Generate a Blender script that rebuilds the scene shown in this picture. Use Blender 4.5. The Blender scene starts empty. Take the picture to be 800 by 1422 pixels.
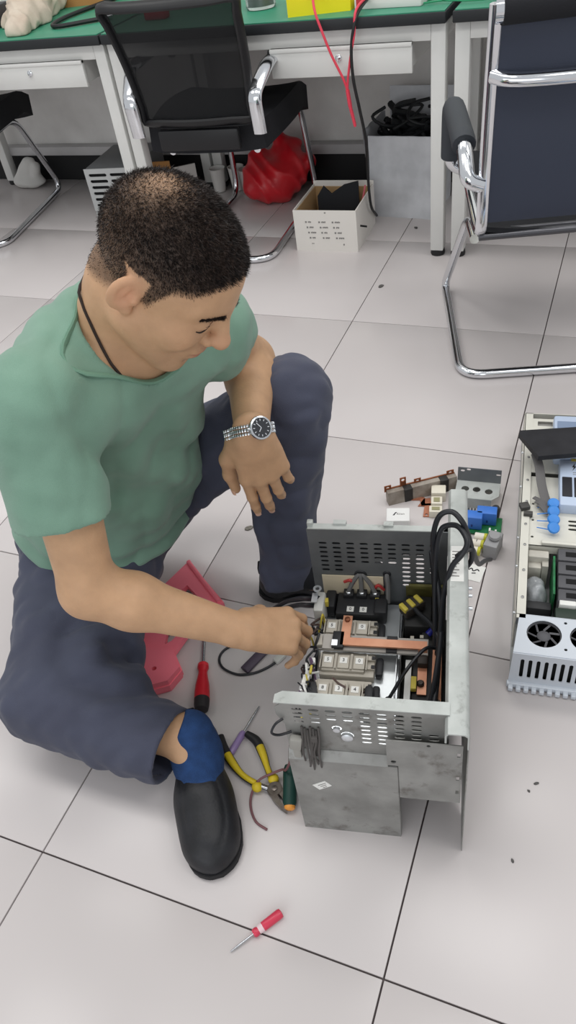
import bpy, bmesh, math, random
import numpy as np
from mathutils import Vector, Matrix, noise as mnoise

random.seed(7)
rng = np.random.default_rng(7)
scene = bpy.context.scene
COL = scene.collection
R = math.radians

# ---------------------------------------------------------------- camera
cam_d = bpy.data.cameras.new('camera')
cam_d.sensor_fit = 'VERTICAL'
cam_d.sensor_height = 24.0
cam_d.lens = 24.0 * 1052.93 / 1422.0
cam_d.clip_start = 0.02
cam = bpy.data.objects.new('camera', cam_d)
COL.objects.link(cam)
cr = Vector((0.92855658, 0.34960872, -0.12472536))
cu = Vector((-0.15419563, 0.6689525, 0.72713566))
cf = Vector((-0.33764831, 0.6559545, -0.67506838))
cm = Matrix((cr, cu, -cf)).transposed().to_4x4()
cm.translation = Vector((0.1373, -0.3148, 1.2447))
cam.matrix_world = cm
scene.camera = cam

# ---------------------------------------------------------------- light and exposure
scene.view_settings.view_transform = 'Standard'
scene.view_settings.look = 'None'
scene.view_settings.gamma = 1.0
scene.view_settings.use_curve_mapping = False
scene.view_settings.exposure = 0.06

world = bpy.data.worlds.new('room_light')
scene.world = world
world.use_nodes = True
world.node_tree.nodes['Background'].inputs[0].default_value = (0.96, 0.98, 1.0, 1)
world.node_tree.nodes['Background'].inputs[1].default_value = 0.60

def ceiling_lamp(x, y, sx, sy, power):
    d = bpy.data.lights.new('ceiling_light', 'AREA')
    d.shape = 'RECTANGLE'; d.size = sx; d.size_y = sy; d.energy = power
    d.color = (1.0, 0.985, 0.96)
    o = bpy.data.objects.new('ceiling_light', d)
    o.location = (x, y, 2.75)
    COL.objects.link(o)
for x, y in ((-2.4, 1.9), (-0.6, 1.9), (1.2, 1.9), (-2.4, .3), (-0.6, .3), (1.2, .3)):
    ceiling_lamp(x, y, 1.2, 0.6, 12.5)

# added fill light behind the camera, brightens under the benches and the chassis front
d = bpy.data.lights.new('fill_light', 'AREA'); d.shape = 'RECTANGLE'; d.size = 3.6; d.size_y = 1.5; d.energy = 30; d.color = (.96, .98, 1.0)
o = bpy.data.objects.new('fill_light', d); o.location = (-.4, -3.0, 1.5); o.rotation_euler = (R(86), 0, 0); COL.objects.link(o)

# ---------------------------------------------------------------- materials
def lin(c):
    return tuple(((v / 255) / 12.92 if v / 255 <= .04045 else ((v / 255 + .055) / 1.055) ** 2.4) for v in c[:3])
MATS = {}
def M(name, rgb=(200, 200, 200), rough=.5, metal=0., var=0., scale=8., bump=0., bscale=60., rgb2=None,
      spec=.5, alpha=1., trans=0., coat=0., detail=4., attr=None, ior=1.45, sss=0., sheen=0., stain=None, sscale=20., sth=.6):
    if name in MATS: return MATS[name]
    m = bpy.data.materials.new(name); m.use_nodes = True
    nt = m.node_tree; b = nt.nodes['Principled BSDF']
    c = lin(rgb)
    b.inputs['Base Color'].default_value = (*c, 1)
    b.inputs['Roughness'].default_value = rough
    b.inputs['Metallic'].default_value = metal
    b.inputs['Specular IOR Level'].default_value = spec
    b.inputs['IOR'].default_value = ior
    b.inputs['Transmission Weight'].default_value = trans
    b.inputs['Coat Weight'].default_value = coat
    b.inputs['Alpha'].default_value = alpha
    if sss:
        b.inputs['Subsurface Weight'].default_value = sss
        b.inputs['Subsurface Radius'].default_value = (.012, .005, .003)
        b.inputs['Subsurface Scale'].default_value = 1.0
    if sheen:
        b.inputs['Sheen Weight'].default_value = sheen
    tc = None
    if var or rgb2 or bump or stain:
        tc = nt.nodes.new('ShaderNodeTexCoord')
    if attr:
        at = nt.nodes.new('ShaderNodeAttribute'); at.attribute_name = attr
        col_out = at.outputs['Color']
        if var:
            n = nt.nodes.new('ShaderNodeTexNoise'); n.inputs['Scale'].default_value = scale; n.inputs['Detail'].default_value = detail
            nt.links.new(tc.outputs['Object'], n.inputs['Vector'])
            mr = nt.nodes.new('ShaderNodeMapRange'); mr.inputs[1].default_value = .3; mr.inputs[2].default_value = .7
            mr.inputs[3].default_value = 1 - var; mr.inputs[4].default_value = 1 + var
            nt.links.new(n.outputs[0], mr.inputs[0])
            mx = nt.nodes.new('ShaderNodeMix'); mx.data_type = 'RGBA'; mx.blend_type = 'MULTIPLY'; mx.inputs[0].default_value = 1
            nt.links.new(col_out, mx.inputs[6]); nt.links.new(mr.outputs[0], mx.inputs[7])
            col_out = mx.outputs[2]
        nt.links.new(col_out, b.inputs['Base Color'])
    elif var or rgb2:
        n = nt.nodes.new('ShaderNodeTexNoise'); n.inputs['Scale'].default_value = scale; n.inputs['Detail'].default_value = detail
        nt.links.new(tc.outputs['Object'], n.inputs['Vector'])
        rp = nt.nodes.new('ShaderNodeValToRGB')
        rp.color_ramp.elements[0].position = .35; rp.color_ramp.elements[1].position = .65
        if rgb2: a, z = lin(rgb2), c
        else:
            a = tuple(v * (1 - var) for v in c); z = tuple(min(1, v * (1 + var)) for v in c)
        rp.color_ramp.elements[0].color = (*a, 1); rp.color_ramp.elements[1].color = (*z, 1)
        nt.links.new(n.outputs[0], rp.inputs[0]); nt.links.new(rp.outputs[0], b.inputs['Base Color'])
    if stain:
        n3 = nt.nodes.new('ShaderNodeTexNoise'); n3.inputs['Scale'].default_value = sscale; n3.inputs['Detail'].default_value = 7; n3.inputs['Roughness'].default_value = .65
        nt.links.new(tc.outputs['Object'], n3.inputs['Vector'])
        mr3 = nt.nodes.new('ShaderNodeMapRange'); mr3.inputs[1].default_value = sth; mr3.inputs[2].default_value = sth + .12; mr3.inputs[3].default_value = 0; mr3.inputs[4].default_value = .7
        nt.links.new(n3.outputs[0], mr3.inputs[0])
        mx3 = nt.nodes.new('ShaderNodeMix'); mx3.data_type = 'RGBA'; mx3.inputs[7].default_value = (*lin(stain), 1)
        src_ = b.inputs['Base Color'].links[0].from_socket if b.inputs['Base Color'].links else None
        if src_: nt.links.new(src_, mx3.inputs[6])
        else: mx3.inputs[6].default_value = (*c, 1)
        nt.links.new(mr3.outputs[0], mx3.inputs[0]); nt.links.new(mx3.outputs[2], b.inputs['Base Color'])
    if bump:
        n2 = nt.nodes.new('ShaderNodeTexNoise'); n2.inputs['Scale'].default_value = bscale; n2.inputs['Detail'].default_value = 5
        nt.links.new(tc.outputs['Object'], n2.inputs['Vector'])
        bp = nt.nodes.new('ShaderNodeBump'); bp.inputs['Strength'].default_value = bump; bp.inputs['Distance'].default_value = .004
        nt.links.new(n2.outputs[0], bp.inputs['Height']); nt.links.new(bp.outputs[0], b.inputs['Normal'])
    MATS[name] = m
    return m

# ---------------------------------------------------------------- object helpers
def tag(o, label=None, cat=None, group=None, kind=None):
    if label: o['label'] = label
    if cat: o['category'] = cat
    if group: o['group'] = group
    if kind: o['kind'] = kind
    return o
def thing(name, label, cat, loc=(0, 0, 0), rz=0., group=None, rot=None):
    o = bpy.data.objects.new(name, None); COL.objects.link(o)
    o.empty_display_size = .05
    o.location = loc; o.rotation_euler = rot if rot else (0, 0, rz)
    return tag(o, label, cat, group)
def link_mesh(name, me, mat, parent=None):
    o = bpy.data.objects.new(name, me); COL.objects.link(o)
    if mat:
        me.materials.append(mat) if len(me.materials) == 0 else None
    if parent: o.parent = parent
    return o
def dup(o, parent=None):
    c = o.copy(); COL.objects.link(c)
    if parent: c.parent = parent
    for ch in list(o.children): dup(ch, c)
    return c

def catmull(pts, n=6, closed=False):
    P = [Vector(p) for p in pts]
    out = []
    L = len(P)
    rngi = range(L if closed else L - 1)
    for i in rngi:
        if closed: p0, p1, p2, p3 = P[(i-1) % L], P[i], P[(i+1) % L], P[(i+2) % L]
        else:
            p1, p2 = P[i], P[i+1]
            p0 = P[i-1] if i > 0 else p1 * 2 - p2
            p3 = P[i+2] if i + 2 < L else p2 * 2 - p1
        for k in range(n):
            t = k / n
            out.append(.5 * ((2 * p1) + (p2 - p0) * t + (2*p0 - 5*p1 + 4*p2 - p3) * t*t + (3*p1 - p0 - 3*p2 + p3) * t**3))
    if not closed: out.append(P[-1])
    return out
def fillet(pts, r, n=5):
    """polyline with rounded corners"""
    P = [Vector(p) for p in pts]; out = [P[0]]
    for i in range(1, len(P) - 1):
        a, b, c = P[i-1], P[i], P[i+1]
        d1 = (a - b); d2 = (c - b)
        rr = min(r, d1.length * .49, d2.length * .49)
        s = b + d1.normalized() * rr; e = b + d2.normalized() * rr
        for k in range(n + 1):
            t = k / n
            out.append(s * (1-t)**2 + b * 2*t*(1-t) + e * t*t)
    out.append(P[-1])
    return out

class MB:
    def __init__(self): self.v = []; self.f = []
    def add(self, vs, fs):
        o = len(self.v); self.v += [tuple(v) for v in vs]; self.f += [tuple(i + o for i in f) for f in fs]
        return self
    def box(self, c, s, rz=0., bev=0., rot=None):
        """c centre, s full size"""
        hx, hy, hz = s[0]/2, s[1]/2, s[2]/2
        m = Matrix.Rotation(rz, 3, 'Z') if rot is None else rot
        c = Vector(c)
        if bev <= 0:
            vs = [c + m @ Vector((x*hx, y*hy, z*hz)) for z in (-1, 1) for y in (-1, 1) for x in (-1, 1)]
            fs = [(0,2,3,1), (4,5,7,6), (0,1,5,4), (2,6,7,3), (0,4,6,2), (1,3,7,5)]
            return self.add(vs, fs)
        bev = min(bev, hx*.95, hy*.95, hz*.95)
        bm = bmesh.new(); bmesh.ops.create_cube(bm, size=1)
        for v in bm.verts: v.co = Vector((v.co.x*s[0], v.co.y*s[1], v.co.z*s[2]))
        bmesh.ops.bevel(bm, geom=bm.edges[:], offset=bev, segments=2, affect='EDGES', profile=.5)
        bm.verts.index_update()
        vs = [c + m @ v.co for v in bm.verts]; fs = [tuple(v.index for v in f.verts) for f in bm.faces]
        bm.free()
        return self.add(vs, fs)
    def tube(self, path, r, seg=10, closed=False, cap=True, flat=None):
        P = [Vector(p) for p in path]; n = len(P)
        rs = r if hasattr(r, '__len__') else [r] * n
        T = []
        for i in range(n):
            a = P[i-1] if (i > 0 or closed) else P[i]
            b = P[(i+1) % n] if (i < n-1 or closed) else P[i]
            t = (b - a); T.append(t.normalized() if t.length > 1e-9 else Vector((0, 0, 1)))
        ref = Vector((0, 0, 1)) if abs(T[0].z) < .9 else Vector((1, 0, 0))
        N = (ref - T[0] * ref.dot(T[0])).normalized()
        vs = []
        for i in range(n):
            N = (N - T[i] * N.dot(T[i]))
            N = N.normalized() if N.length > 1e-6 else T[i].orthogonal().normalized()
            B = T[i].cross(N)
            for k in range(seg):
                a = 2*math.pi*k/seg
                fx = flat if flat else 1.
                vs.append(P[i] + (N * math.cos(a) * fx + B * math.sin(a)) * rs[i])
        fs = []
        for i in range(n - (0 if closed else 1)):
            j = (i+1) % n
            for k in range(seg):
                l = (k+1) % seg
                fs.append((i*seg+k, i*seg+l, j*seg+l, j*seg+k))
        if cap and not closed:
            fs.append(tuple(range(seg))[::-1]); fs.append(tuple((n-1)*seg + k for k in range(seg)))
        return self.add(vs, fs)
    def cyl(self, a, b, r, r2=None, seg=16):
        return self.tube([a, b], [r, r if r2 is None else r2], seg)
    def lathe(self, prof, c=(0, 0, 0), axis=(0, 0, 1), seg=20):
        """prof list of (radius, height)"""
        ax = Vector(axis).normalized(); N = ax.orthogonal().normalized(); B = ax.cross(N); c = Vector(c)
        vs = []
        for r, h in prof:
            for k in range(seg):
                a = 2*math.pi*k/seg
                vs.append(c + ax*h + (N*math.cos(a) + B*math.sin(a)) * max(r, 1e-5))
        fs = []
        for i in range(len(prof)-1):
            for k in range(seg):
                l = (k+1) % seg
                fs.append((i*seg+k, i*seg+l, (i+1)*seg+l, (i+1)*seg+k))
        fs.append(tuple(range(seg))[::-1]); fs.append(tuple((len(prof)-1)*seg+k for k in range(seg)))
        return self.add(vs, fs)
    def prism(self, poly, fn, t0, t1):
        """poly 2D outline (ccw), fn(a,b,t)->xyz"""
        n = len(poly)
        vs = [fn(a, b, t0) for a, b in poly] + [fn(a, b, t1) for a, b in poly]
        fs = [tuple(range(n))[::-1], tuple(range(n, 2*n))] + [(i, (i+1) % n, n+(i+1) % n, n+i) for i in range(n)]
        return self.add(vs, fs)
    def plate(self, outline, holes, fn, t0, t1):
        """flat sheet with real holes"""
        bm = bmesh.new(); edges = []
        for loop in [outline] + list(holes):
            vv = [bm.verts.new((a, b, 0)) for a, b in loop]
            for i in range(len(vv)): edges.append(bm.edges.new((vv[i], vv[(i+1) % len(vv)])))
        bmesh.ops.triangle_fill(bm, use_beauty=False, use_dissolve=False, edges=edges, normal=(0, 0, 1))
        bm.verts.index_update()
        pts = [(v.co.x, v.co.y) for v in bm.verts]; n = len(pts)
        tris = [tuple(v.index for v in f.verts) for f in bm.faces]
        bnd = [(e.verts[0].index, e.verts[1].index) for e in bm.edges if len(e.link_faces) == 1]
        bm.free()
        vs = [fn(a, b, t0) for a, b in pts] + [fn(a, b, t1) for a, b in pts]
        fs = [t[::-1] for t in tris] + [tuple(i+n for i in t) for t in tris] + [(a, b, b+n, a+n) for a, b in bnd]
        return self.add(vs, fs)
    def sphere(self, c, r, seg=14, rings=8, scale=(1, 1, 1)):
        c = Vector(c); vs = []; fs = []
        for i in range(rings+1):
            th = math.pi*i/rings
            for k in range(seg):
                a = 2*math.pi*k/seg
                vs.append(c + Vector((r*scale[0]*math.sin(th)*math.cos(a), r*scale[1]*math.sin(th)*math.sin(a), r*scale[2]*math.cos(th))))
        for i in range(rings):
            for k in range(seg):
                l = (k+1) % seg
                fs.append((i*seg+k, (i+1)*seg+k, (i+1)*seg+l, i*seg+l))
        return self.add(vs, fs)
    def mesh(self, name, smooth=40., fix=True):
        me = bpy.data.meshes.new(name); me.from_pydata(self.v, [], self.f); 
        if fix:
            bm = bmesh.new(); bm.from_mesh(me)
            bmesh.ops.remove_doubles(bm, verts=bm.verts[:], dist=1e-6)
            bmesh.ops.recalc_face_normals(bm, faces=bm.faces[:])
            bm.to_mesh(me); bm.free()
        me.update()
        if smooth:
            me.polygons.foreach_set('use_smooth', [True]*len(me.polygons))
            me.set_sharp_from_angle(angle=R(smooth))
        return me
    def build(self, name, mat, parent=None, smooth=40., fix=True):
        return link_mesh(name, self.mesh(name, smooth, fix), mat, parent)

def circle2(cx, cy, r, n=14):
    return [(cx + r*math.cos(2*math.pi*k/n), cy + r*math.sin(2*math.pi*k/n)) for k in range(n)]
def slot2(x0, x1, y, h, n=3):
    """stadium outline"""
    r = h/2; out = []
    for k in range(n+1):
        a = -math.pi/2 + math.pi*k/n; out.append((x1 - r + r*math.cos(a), y + r*math.sin(a)))
    for k in range(n+1):
        a = math.pi/2 + math.pi*k/n; out.append((x0 + r + r*math.cos(a), y + r*math.sin(a)))
    return out
def text_mesh(name, body, size, mat, parent, loc, rot=(0, 0, 0), ext=.0004):
    cu_ = bpy.data.curves.new(name, 'FONT'); cu_.body = body; cu_.size = size; cu_.extrude = ext
    cu_.align_x = 'CENTER'; cu_.align_y = 'CENTER'; cu_.resolution_u = 2
    t = bpy.data.objects.new('t', cu_); COL.objects.link(t)
    dg = bpy.context.evaluated_depsgraph_get()
    me = bpy.data.meshes.new_from_object(t.evaluated_get(dg)); me.name = name
    bpy.data.objects.remove(t)
    o = link_mesh(name, me, None, parent); me.materials.clear(); me.materials.append(mat)
    o.location = loc; o.rotation_euler = rot
    return o

# ---------------------------------------------------------------- signed-distance modelling (continuous bodies and cloth)
class Field:
    def __init__(self, lo, hi, h):
        self.lo = np.array(lo, float); self.h = h
        self.n = np.ceil((np.array(hi) - self.lo) / h).astype(int) + 1
        self.d = np.full(self.n, 1., np.float32)
        self.ax = [(self.lo[i] + h*np.arange(self.n[i])).astype(np.float32) for i in range(3)]
    def _slice(self, bb, m):
        lo = np.floor((np.array(bb[0]) - m - self.lo) / self.h).astype(int); hi = np.ceil((np.array(bb[1]) + m - self.lo) / self.h).astype(int) + 1
        lo = np.clip(lo, 0, self.n); hi = np.clip(hi, 0, self.n)
        return tuple(slice(a, b) for a, b in zip(lo, hi))
    def grid(self, s):
        return self.ax[0][s[0]][:, None, None], self.ax[1][s[1]][None, :, None], self.ax[2][s[2]][None, None, :]
    def add(self, prim, k=.01, sub=False):
        f, bb = prim
        s = self._slice(bb, k + 3*self.h)
        if any(q.stop <= q.start for q in s): return self
        b = f(*self.grid(s)).astype(np.float32); a = self.d[s]
        if sub:
            b = -b
            if k > 0:
                h = np.maximum(k - np.abs(a - b), 0) / k; self.d[s] = np.maximum(a, b) + h*h*k*.25
            else: self.d[s] = np.maximum(a, b)
        else:
            if k > 0:
                h = np.maximum(k - np.abs(a - b), 0) / k; self.d[s] = np.minimum(a, b) - h*h*k*.25
            else: self.d[s] = np.minimum(a, b)
        return self
    def cut(self, pt, nrm, k=0.):
        """remove everything on the +nrm side"""
        X, Y, Z = self.grid((slice(None),)*3); n = np.array(nrm, float); n /= np.linalg.norm(n)
        b = ((X-pt[0])*n[0] + (Y-pt[1])*n[1] + (Z-pt[2])*n[2]).astype(np.float32)
        if k > 0:
            h = np.maximum(k - np.abs(self.d - b), 0) / k; self.d = np.maximum(self.d, b) + h*h*k*.25
        else: self.d = np.maximum(self.d, b)
        return self
    def displace(self, fn, band=.03):
        m = np.nonzero(np.abs(self.d) < band)
        P = [self.ax[i][m[i]] for i in range(3)]
        self.d[m] += fn(*P).astype(np.float32)
        return self
    def sample(self, P):
        g = (np.asarray(P) - self.lo) / self.h
        i = np.clip(np.floor(g).astype(int), 0, self.n - 2); t = np.clip(g - i, 0, 1)
        out = 0
        for a in (0, 1):
            for b in (0, 1):
                for c in (0, 1):
                    w = (t[..., 0] if a else 1-t[..., 0]) * (t[..., 1] if b else 1-t[..., 1]) * (t[..., 2] if c else 1-t[..., 2])
                    out = out + w * self.d[i[..., 0]+a, i[..., 1]+b, i[..., 2]+c]
        return out
    def mesh(self):
        d = self.d; s = d < 0
        c = np.zeros(np.array(d.shape) - 1, np.uint8)
        cs = [(a, b, e) for a in (0, 1) for b in (0, 1) for e in (0, 1)]
        nx, ny, nz = c.shape
        for a, b, e in cs: c += s[a:a+nx, b:b+ny, e:e+nz]
        idx = np.stack(np.nonzero((c > 0) & (c < 8)), 1)
        vid = np.full(c.shape, -1, np.int32); vid[tuple(idx.T)] = np.arange(len(idx))
        p = np.zeros((len(idx), 3)); cnt = np.zeros(len(idx))
        for A in cs:
            for ax in range(3):
                if A[ax]: continue
                B = list(A); B[ax] = 1
                da = d[tuple((idx + A).T)]; db = d[tuple((idx + B).T)]
                m = (da < 0) != (db < 0)
                t = np.where(m, da / np.where(m, da - db, 1), 0)
                q = np.array(A, float)[None] + t[:, None] * (np.array(B) - np.array(A))[None]
                p += q * m[:, None]; cnt += m
        V = self.lo + self.h * (idx + p / cnt[:, None])
        F = []
        for ax in range(3):
            u, v = (ax+1) % 3, (ax+2) % 3
            sa = [slice(None)]*3; sb = [slice(None)]*3; sa[ax] = slice(0, -1); sb[ax] = slice(1, None)
            e = np.stack(np.nonzero(s[tuple(sa)] != s[tuple(sb)]), 1)
            ok = (e[:, u] > 0) & (e[:, v] > 0) & (e[:, u] < d.shape[u]-1) & (e[:, v] < d.shape[v]-1)
            e = e[ok]
            du = np.zeros(3, int); du[u] = 1; dv = np.zeros(3, int); dv[v] = 1
            q = [vid[tuple((e - du - dv).T)], vid[tuple((e - dv).T)], vid[tuple(e.T)], vid[tuple((e - du).T)]]
            q = np.stack(q, 1); ins = s[tuple(e.T)]
            q[~ins] = q[~ins][:, ::-1]
            F.append(q)
        return V, np.concatenate(F)
def relax(V, F, it=2, lam=.5):
    E = np.concatenate([F[:, [0, 1]], F[:, [1, 2]], F[:, [2, 3]], F[:, [3, 0]]])
    n = len(V); deg = np.bincount(E.ravel(), minlength=n).clip(1)
    for i in range(it):
        for l in (lam, -lam*1.03):
            acc = np.stack([np.bincount(E[:, 0], V[E[:, 1], a], n) + np.bincount(E[:, 1], V[E[:, 0], a], n) for a in range(3)], 1)
            V = V + l * (acc / deg[:, None] - V)
    return V
def field_object(name, fld, mat, parent=None, it=2, colors=None, attr='tint'):
    V, F = fld.mesh(); V = relax(V, F, it)
    me = bpy.data.meshes.new(name)
    me.vertices.add(len(V)); me.vertices.foreach_set('co', V.astype(np.float32).ravel())
    me.loops.add(F.size); me.loops.foreach_set('vertex_index', F.astype(np.int32).ravel())
    me.polygons.add(len(F)); me.polygons.foreach_set('loop_start', np.arange(0, F.size, 4, dtype=np.int32))
    me.polygons.foreach_set('loop_total', np.full(len(F), 4, np.int32))
    me.update(calc_edges=True); me.validate()
    me.polygons.foreach_set('use_smooth', [True]*len(me.polygons))
    if colors is not None:
        c = np.ones((len(V), 4), np.float32); c[:, :3] = colors(V)
        at = me.attributes.new(attr, 'FLOAT_COLOR', 'POINT'); at.data.foreach_set('color', c.ravel())
    return link_mesh(name, me, mat, parent)

A_ = lambda *v: np.array(v, float)
def unit(v): v = np.asarray(v, float); return v / np.linalg.norm(v)
def cone(a, b, ra, rb, flat=None):
    """round cone; flat = (direction, factor>1 makes it thinner along the direction)"""
    a = np.asarray(a, float); b = np.asarray(b, float); ab = b - a; L2 = float(ab @ ab) + 1e-12
    r = max(ra, rb)
    def f(X, Y, Z):
        px, py, pz = X-a[0], Y-a[1], Z-a[2]
        t = np.clip((px*ab[0] + py*ab[1] + pz*ab[2]) / L2, 0, 1)
        qx, qy, qz = px - ab[0]*t, py - ab[1]*t, pz - ab[2]*t
        d2 = qx*qx + qy*qy + qz*qz
        if flat is not None:
            w = unit(flat[0]); q = qx*w[0] + qy*w[1] + qz*w[2]
            d2 = d2 + q*q*(flat[1]**2 - 1)
        return np.sqrt(d2) - (ra + (rb-ra)*t)
    return f, (np.minimum(a, b) - r, np.maximum(a, b) + r)
def ball(c, r): return cone(c, c, r, r)
def ell(c, r, B=None):
    """ellipsoid with radii r along the rows of B"""
    c = np.asarray(c, float); r = np.asarray(r, float); B = np.eye(3) if B is None else np.asarray(B, float)
    R_ = np.sqrt(((B * r[:, None])**2).sum(0))
    def f(X, Y, Z):
        px, py, pz = X-c[0], Y-c[1], Z-c[2]
        k0 = 0; k1 = 0
        for i in range(3):
            q = (px*B[i, 0] + py*B[i, 1] + pz*B[i, 2]); k0 = k0 + (q/r[i])**2; k1 = k1 + (q/r[i]**2)**2
        k0 = np.sqrt(k0); k1 = np.sqrt(k1) + 1e-9
        return k0*(k0-1)/k1
    return f, (c - R_, c + R_)
def chain(F, pts, rad, k=.006):
    for i in range(len(pts)-1): F.add(cone(pts[i], pts[i+1], rad[i], rad[i+1]), k)
def vnoise(P, scale, seed=0):
    """cheap smooth 3D noise made of rotated sines"""
    r = np.random.default_rng(seed); out = 0
    for i in range(6):
        w = r.normal(size=3) * scale; ph = r.uniform(0, 6.28)
        out = out + np.sin(P[0]*w[0] + P[1]*w[1] + P[2]*w[2] + ph)
    return out / 6

# ================================================================ the room
tile_m = M('porcelain_tile', (203, 197, 196), .24, rgb2=(199, 193, 192), scale=1.6, spec=.35)
grout = M('dark_grout', (96, 88, 88), .9)
fl = MB().box((-1.2, .9, -.027), (6.6, 4.2, .042)).build('floor', grout); tag(fl, kind='structure')
tb = MB().box((0, 0, -.004), (.5972, .5972, .008), bev=.0008).mesh('tile')
tb.materials.append(tile_m)
for i in range(-7, 3):
    for j in range(-2, 5):
        o = bpy.data.objects.new('tile', tb); COL.objects.link(o); o.parent = fl
        o.location = (i*.6 + .3, j*.6 + .3, 0)
wall_m = M('stained_plaster', (238, 236, 233), .9, rgb2=(212, 209, 206), scale=3.5, detail=8, bump=.2, bscale=30)
w = MB().box((-1.2, 3.05, 1.4), (6.6, .1, 2.9)).build('wall_back', wall_m); tag(w, kind='structure')
w = MB().box((-1.2, 2.991, .064), (6.6, .016, .127)).build('baseboard_back', M('black_skirting', (22, 22, 24), .6)); tag(w, kind='structure')
w = MB().box((-1.2, 2.972, .150), (6.6, .054, .040), bev=.003).build('trim_1', M('grey_ledge', (186, 184, 184), .6, var=.08, scale=5)); tag(w, kind='structure')

# ---------------------------------------------------------------- workbenches
white_m = M('white_powder_coat', (214, 214, 211), .45, var=.03, scale=6)
black_edge = M('black_edge_band', (30, 33, 36), .55)
green_mat = M('green_rubber_mat', (58, 142, 112), .45, rgb2=(50, 130, 102), scale=5)
pad_m = M('black_plastic', (26, 26, 28), .5)
chrome = M('chrome', (222, 224, 228), .12, 1.)
def make_desk(x0, x1, label, draw):
    t = thing('workbench', label, 'desk', ((x0+x1)/2, 2.62, 0), 0, 'workbenches along the back wall')
    L = x1 - x0
    MB().box((0, .005, .742), (L+.008, .72, .030), bev=.003).build('tabletop', black_edge, t)
    for sx in (-1, 1):
        for sy, nm in ((-1, 'f'), (1, 'b')):
            lg = MB().box((sx*(L/2-.0225), sy*.3075, .3735), (.045, .045, .707), bev=.003).build('leg', white_m, t)
            MB().lathe([(.024, 0), (.026, .006), (.024, .020), (.012, .022)], (sx*(L/2-.0225), sy*.3075, 0), seg=14).build('foot', pad_m, lg)
    MB().box((0, -.3175, .7035), (L-.09, .025, .047), bev=.002).build('rail', white_m, t)
    MB().box((0, .3175, .7035), (L-.09, .025, .047), bev=.002).build('rail', white_m, t)
    for sx in (-1, 1):
        MB().box((sx*(L/2-.0225), 0, .7035), (.04, .57, .047), bev=.002).build('rail', white_m, t)
    if draw is not None:
        xc = draw - (x0+x1)/2
        d = MB().box((xc, -.13, .644), (.455, .40, .076)).build('drawer', white_m, t)
        m = MB().box((xc, -.336, .640), (.470, .014, .086), bev=.002)
        m.box((xc, -.338, .677), (.470, .018, .012), bev=.002)
        m.build('drawer_front', white_m, d)
        m = MB().lathe([(.010, 0), (.010, .006), (.007, .008)], (xc, -.342, .650), (0, -1, 0), 14)
        m.box((xc, -.351, .646), (.003, .004, .018), bev=.001)
        m.build('lock', chrome, d)
    return t
make_desk(-2.805, -1.611, 'white steel workbench on the left, partly out of frame, rag and cardboard on it', -1.945)
make_desk(-1.597, -.410, 'white steel workbench in the middle with a yellow box on top', -.745)
make_desk(-.382, .812, 'white steel workbench on the right behind the chrome visitor chair', None)
for x0, x1, lb in ((-2.80, -1.612, 'green rubber mat on the left workbench under the rag'), (-1.598, -.408, 'green rubber mat on the middle workbench under the yellow box'), (-.382, .812, 'green rubber mat on the right workbench behind the chair back')):
    o = MB().box(((x0+x1)/2, 2.626, .7585), (x1-x0-.004, .708, .003)).build('bench_mat', green_mat); tag(o, lb, 'mat', 'green mats on the workbenches')

# ---------------------------------------------------------------- chairs
mesh_blk = M('black_mesh_fabric', (56, 62, 78), .7, alpha=.9, bump=.3, bscale=700)
mesh_thin = M('black_net_fabric', (16, 17, 20), .8, alpha=.74)
pad_blk = M('black_upholstery', (22, 23, 28), .85, bump=.2, bscale=300)
arm_rub = M('grey_arm_rubber', (52, 56, 62), .6)
def sheet(fn, nu, nv, th):
    """curved sheet of thickness th; fn(a,b)->point, a,b in 0..1"""
    P = [[Vector(fn(i/nu, j/nv)) for j in range(nv+1)] for i in range(nu+1)]
    vs = []; 
    for s in (0, 1):
        for i in range(nu+1):
            for j in range(nv+1):
                i0, i1, j0, j1 = max(0, i-1), min(nu, i+1), max(0, j-1), min(nv, j+1)
                n = (P[i1][j]-P[i0][j]).cross(P[i][j1]-P[i][j0]).normalized()
                vs.append(P[i][j] + n*(th*(s-.5)))
    N = (nu+1)*(nv+1); fs = []
    for i in range(nu):
        for j in range(nv):
            a, b, c, d = i*(nv+1)+j, (i+1)*(nv+1)+j, (i+1)*(nv+1)+j+1, i*(nv+1)+j+1
            fs.append((a, d, c, b)); fs.append((a+N, b+N, c+N, d+N))
    for j in range(nv):
        a, b = j, j+1; fs.append((a, a+N, b+N, b)); a, b = nu*(nv+1)+j, nu*(nv+1)+j+1; fs.append((a, b, b+N, a+N))
    for i in range(nu):
        a, b = i*(nv+1), (i+1)*(nv+1); fs.append((a, b, b+N, a+N)); a, b = i*(nv+1)+nv, (i+1)*(nv+1)+nv; fs.append((a, a+N, b+N, b))
    return MB().add(vs, fs)

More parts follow.
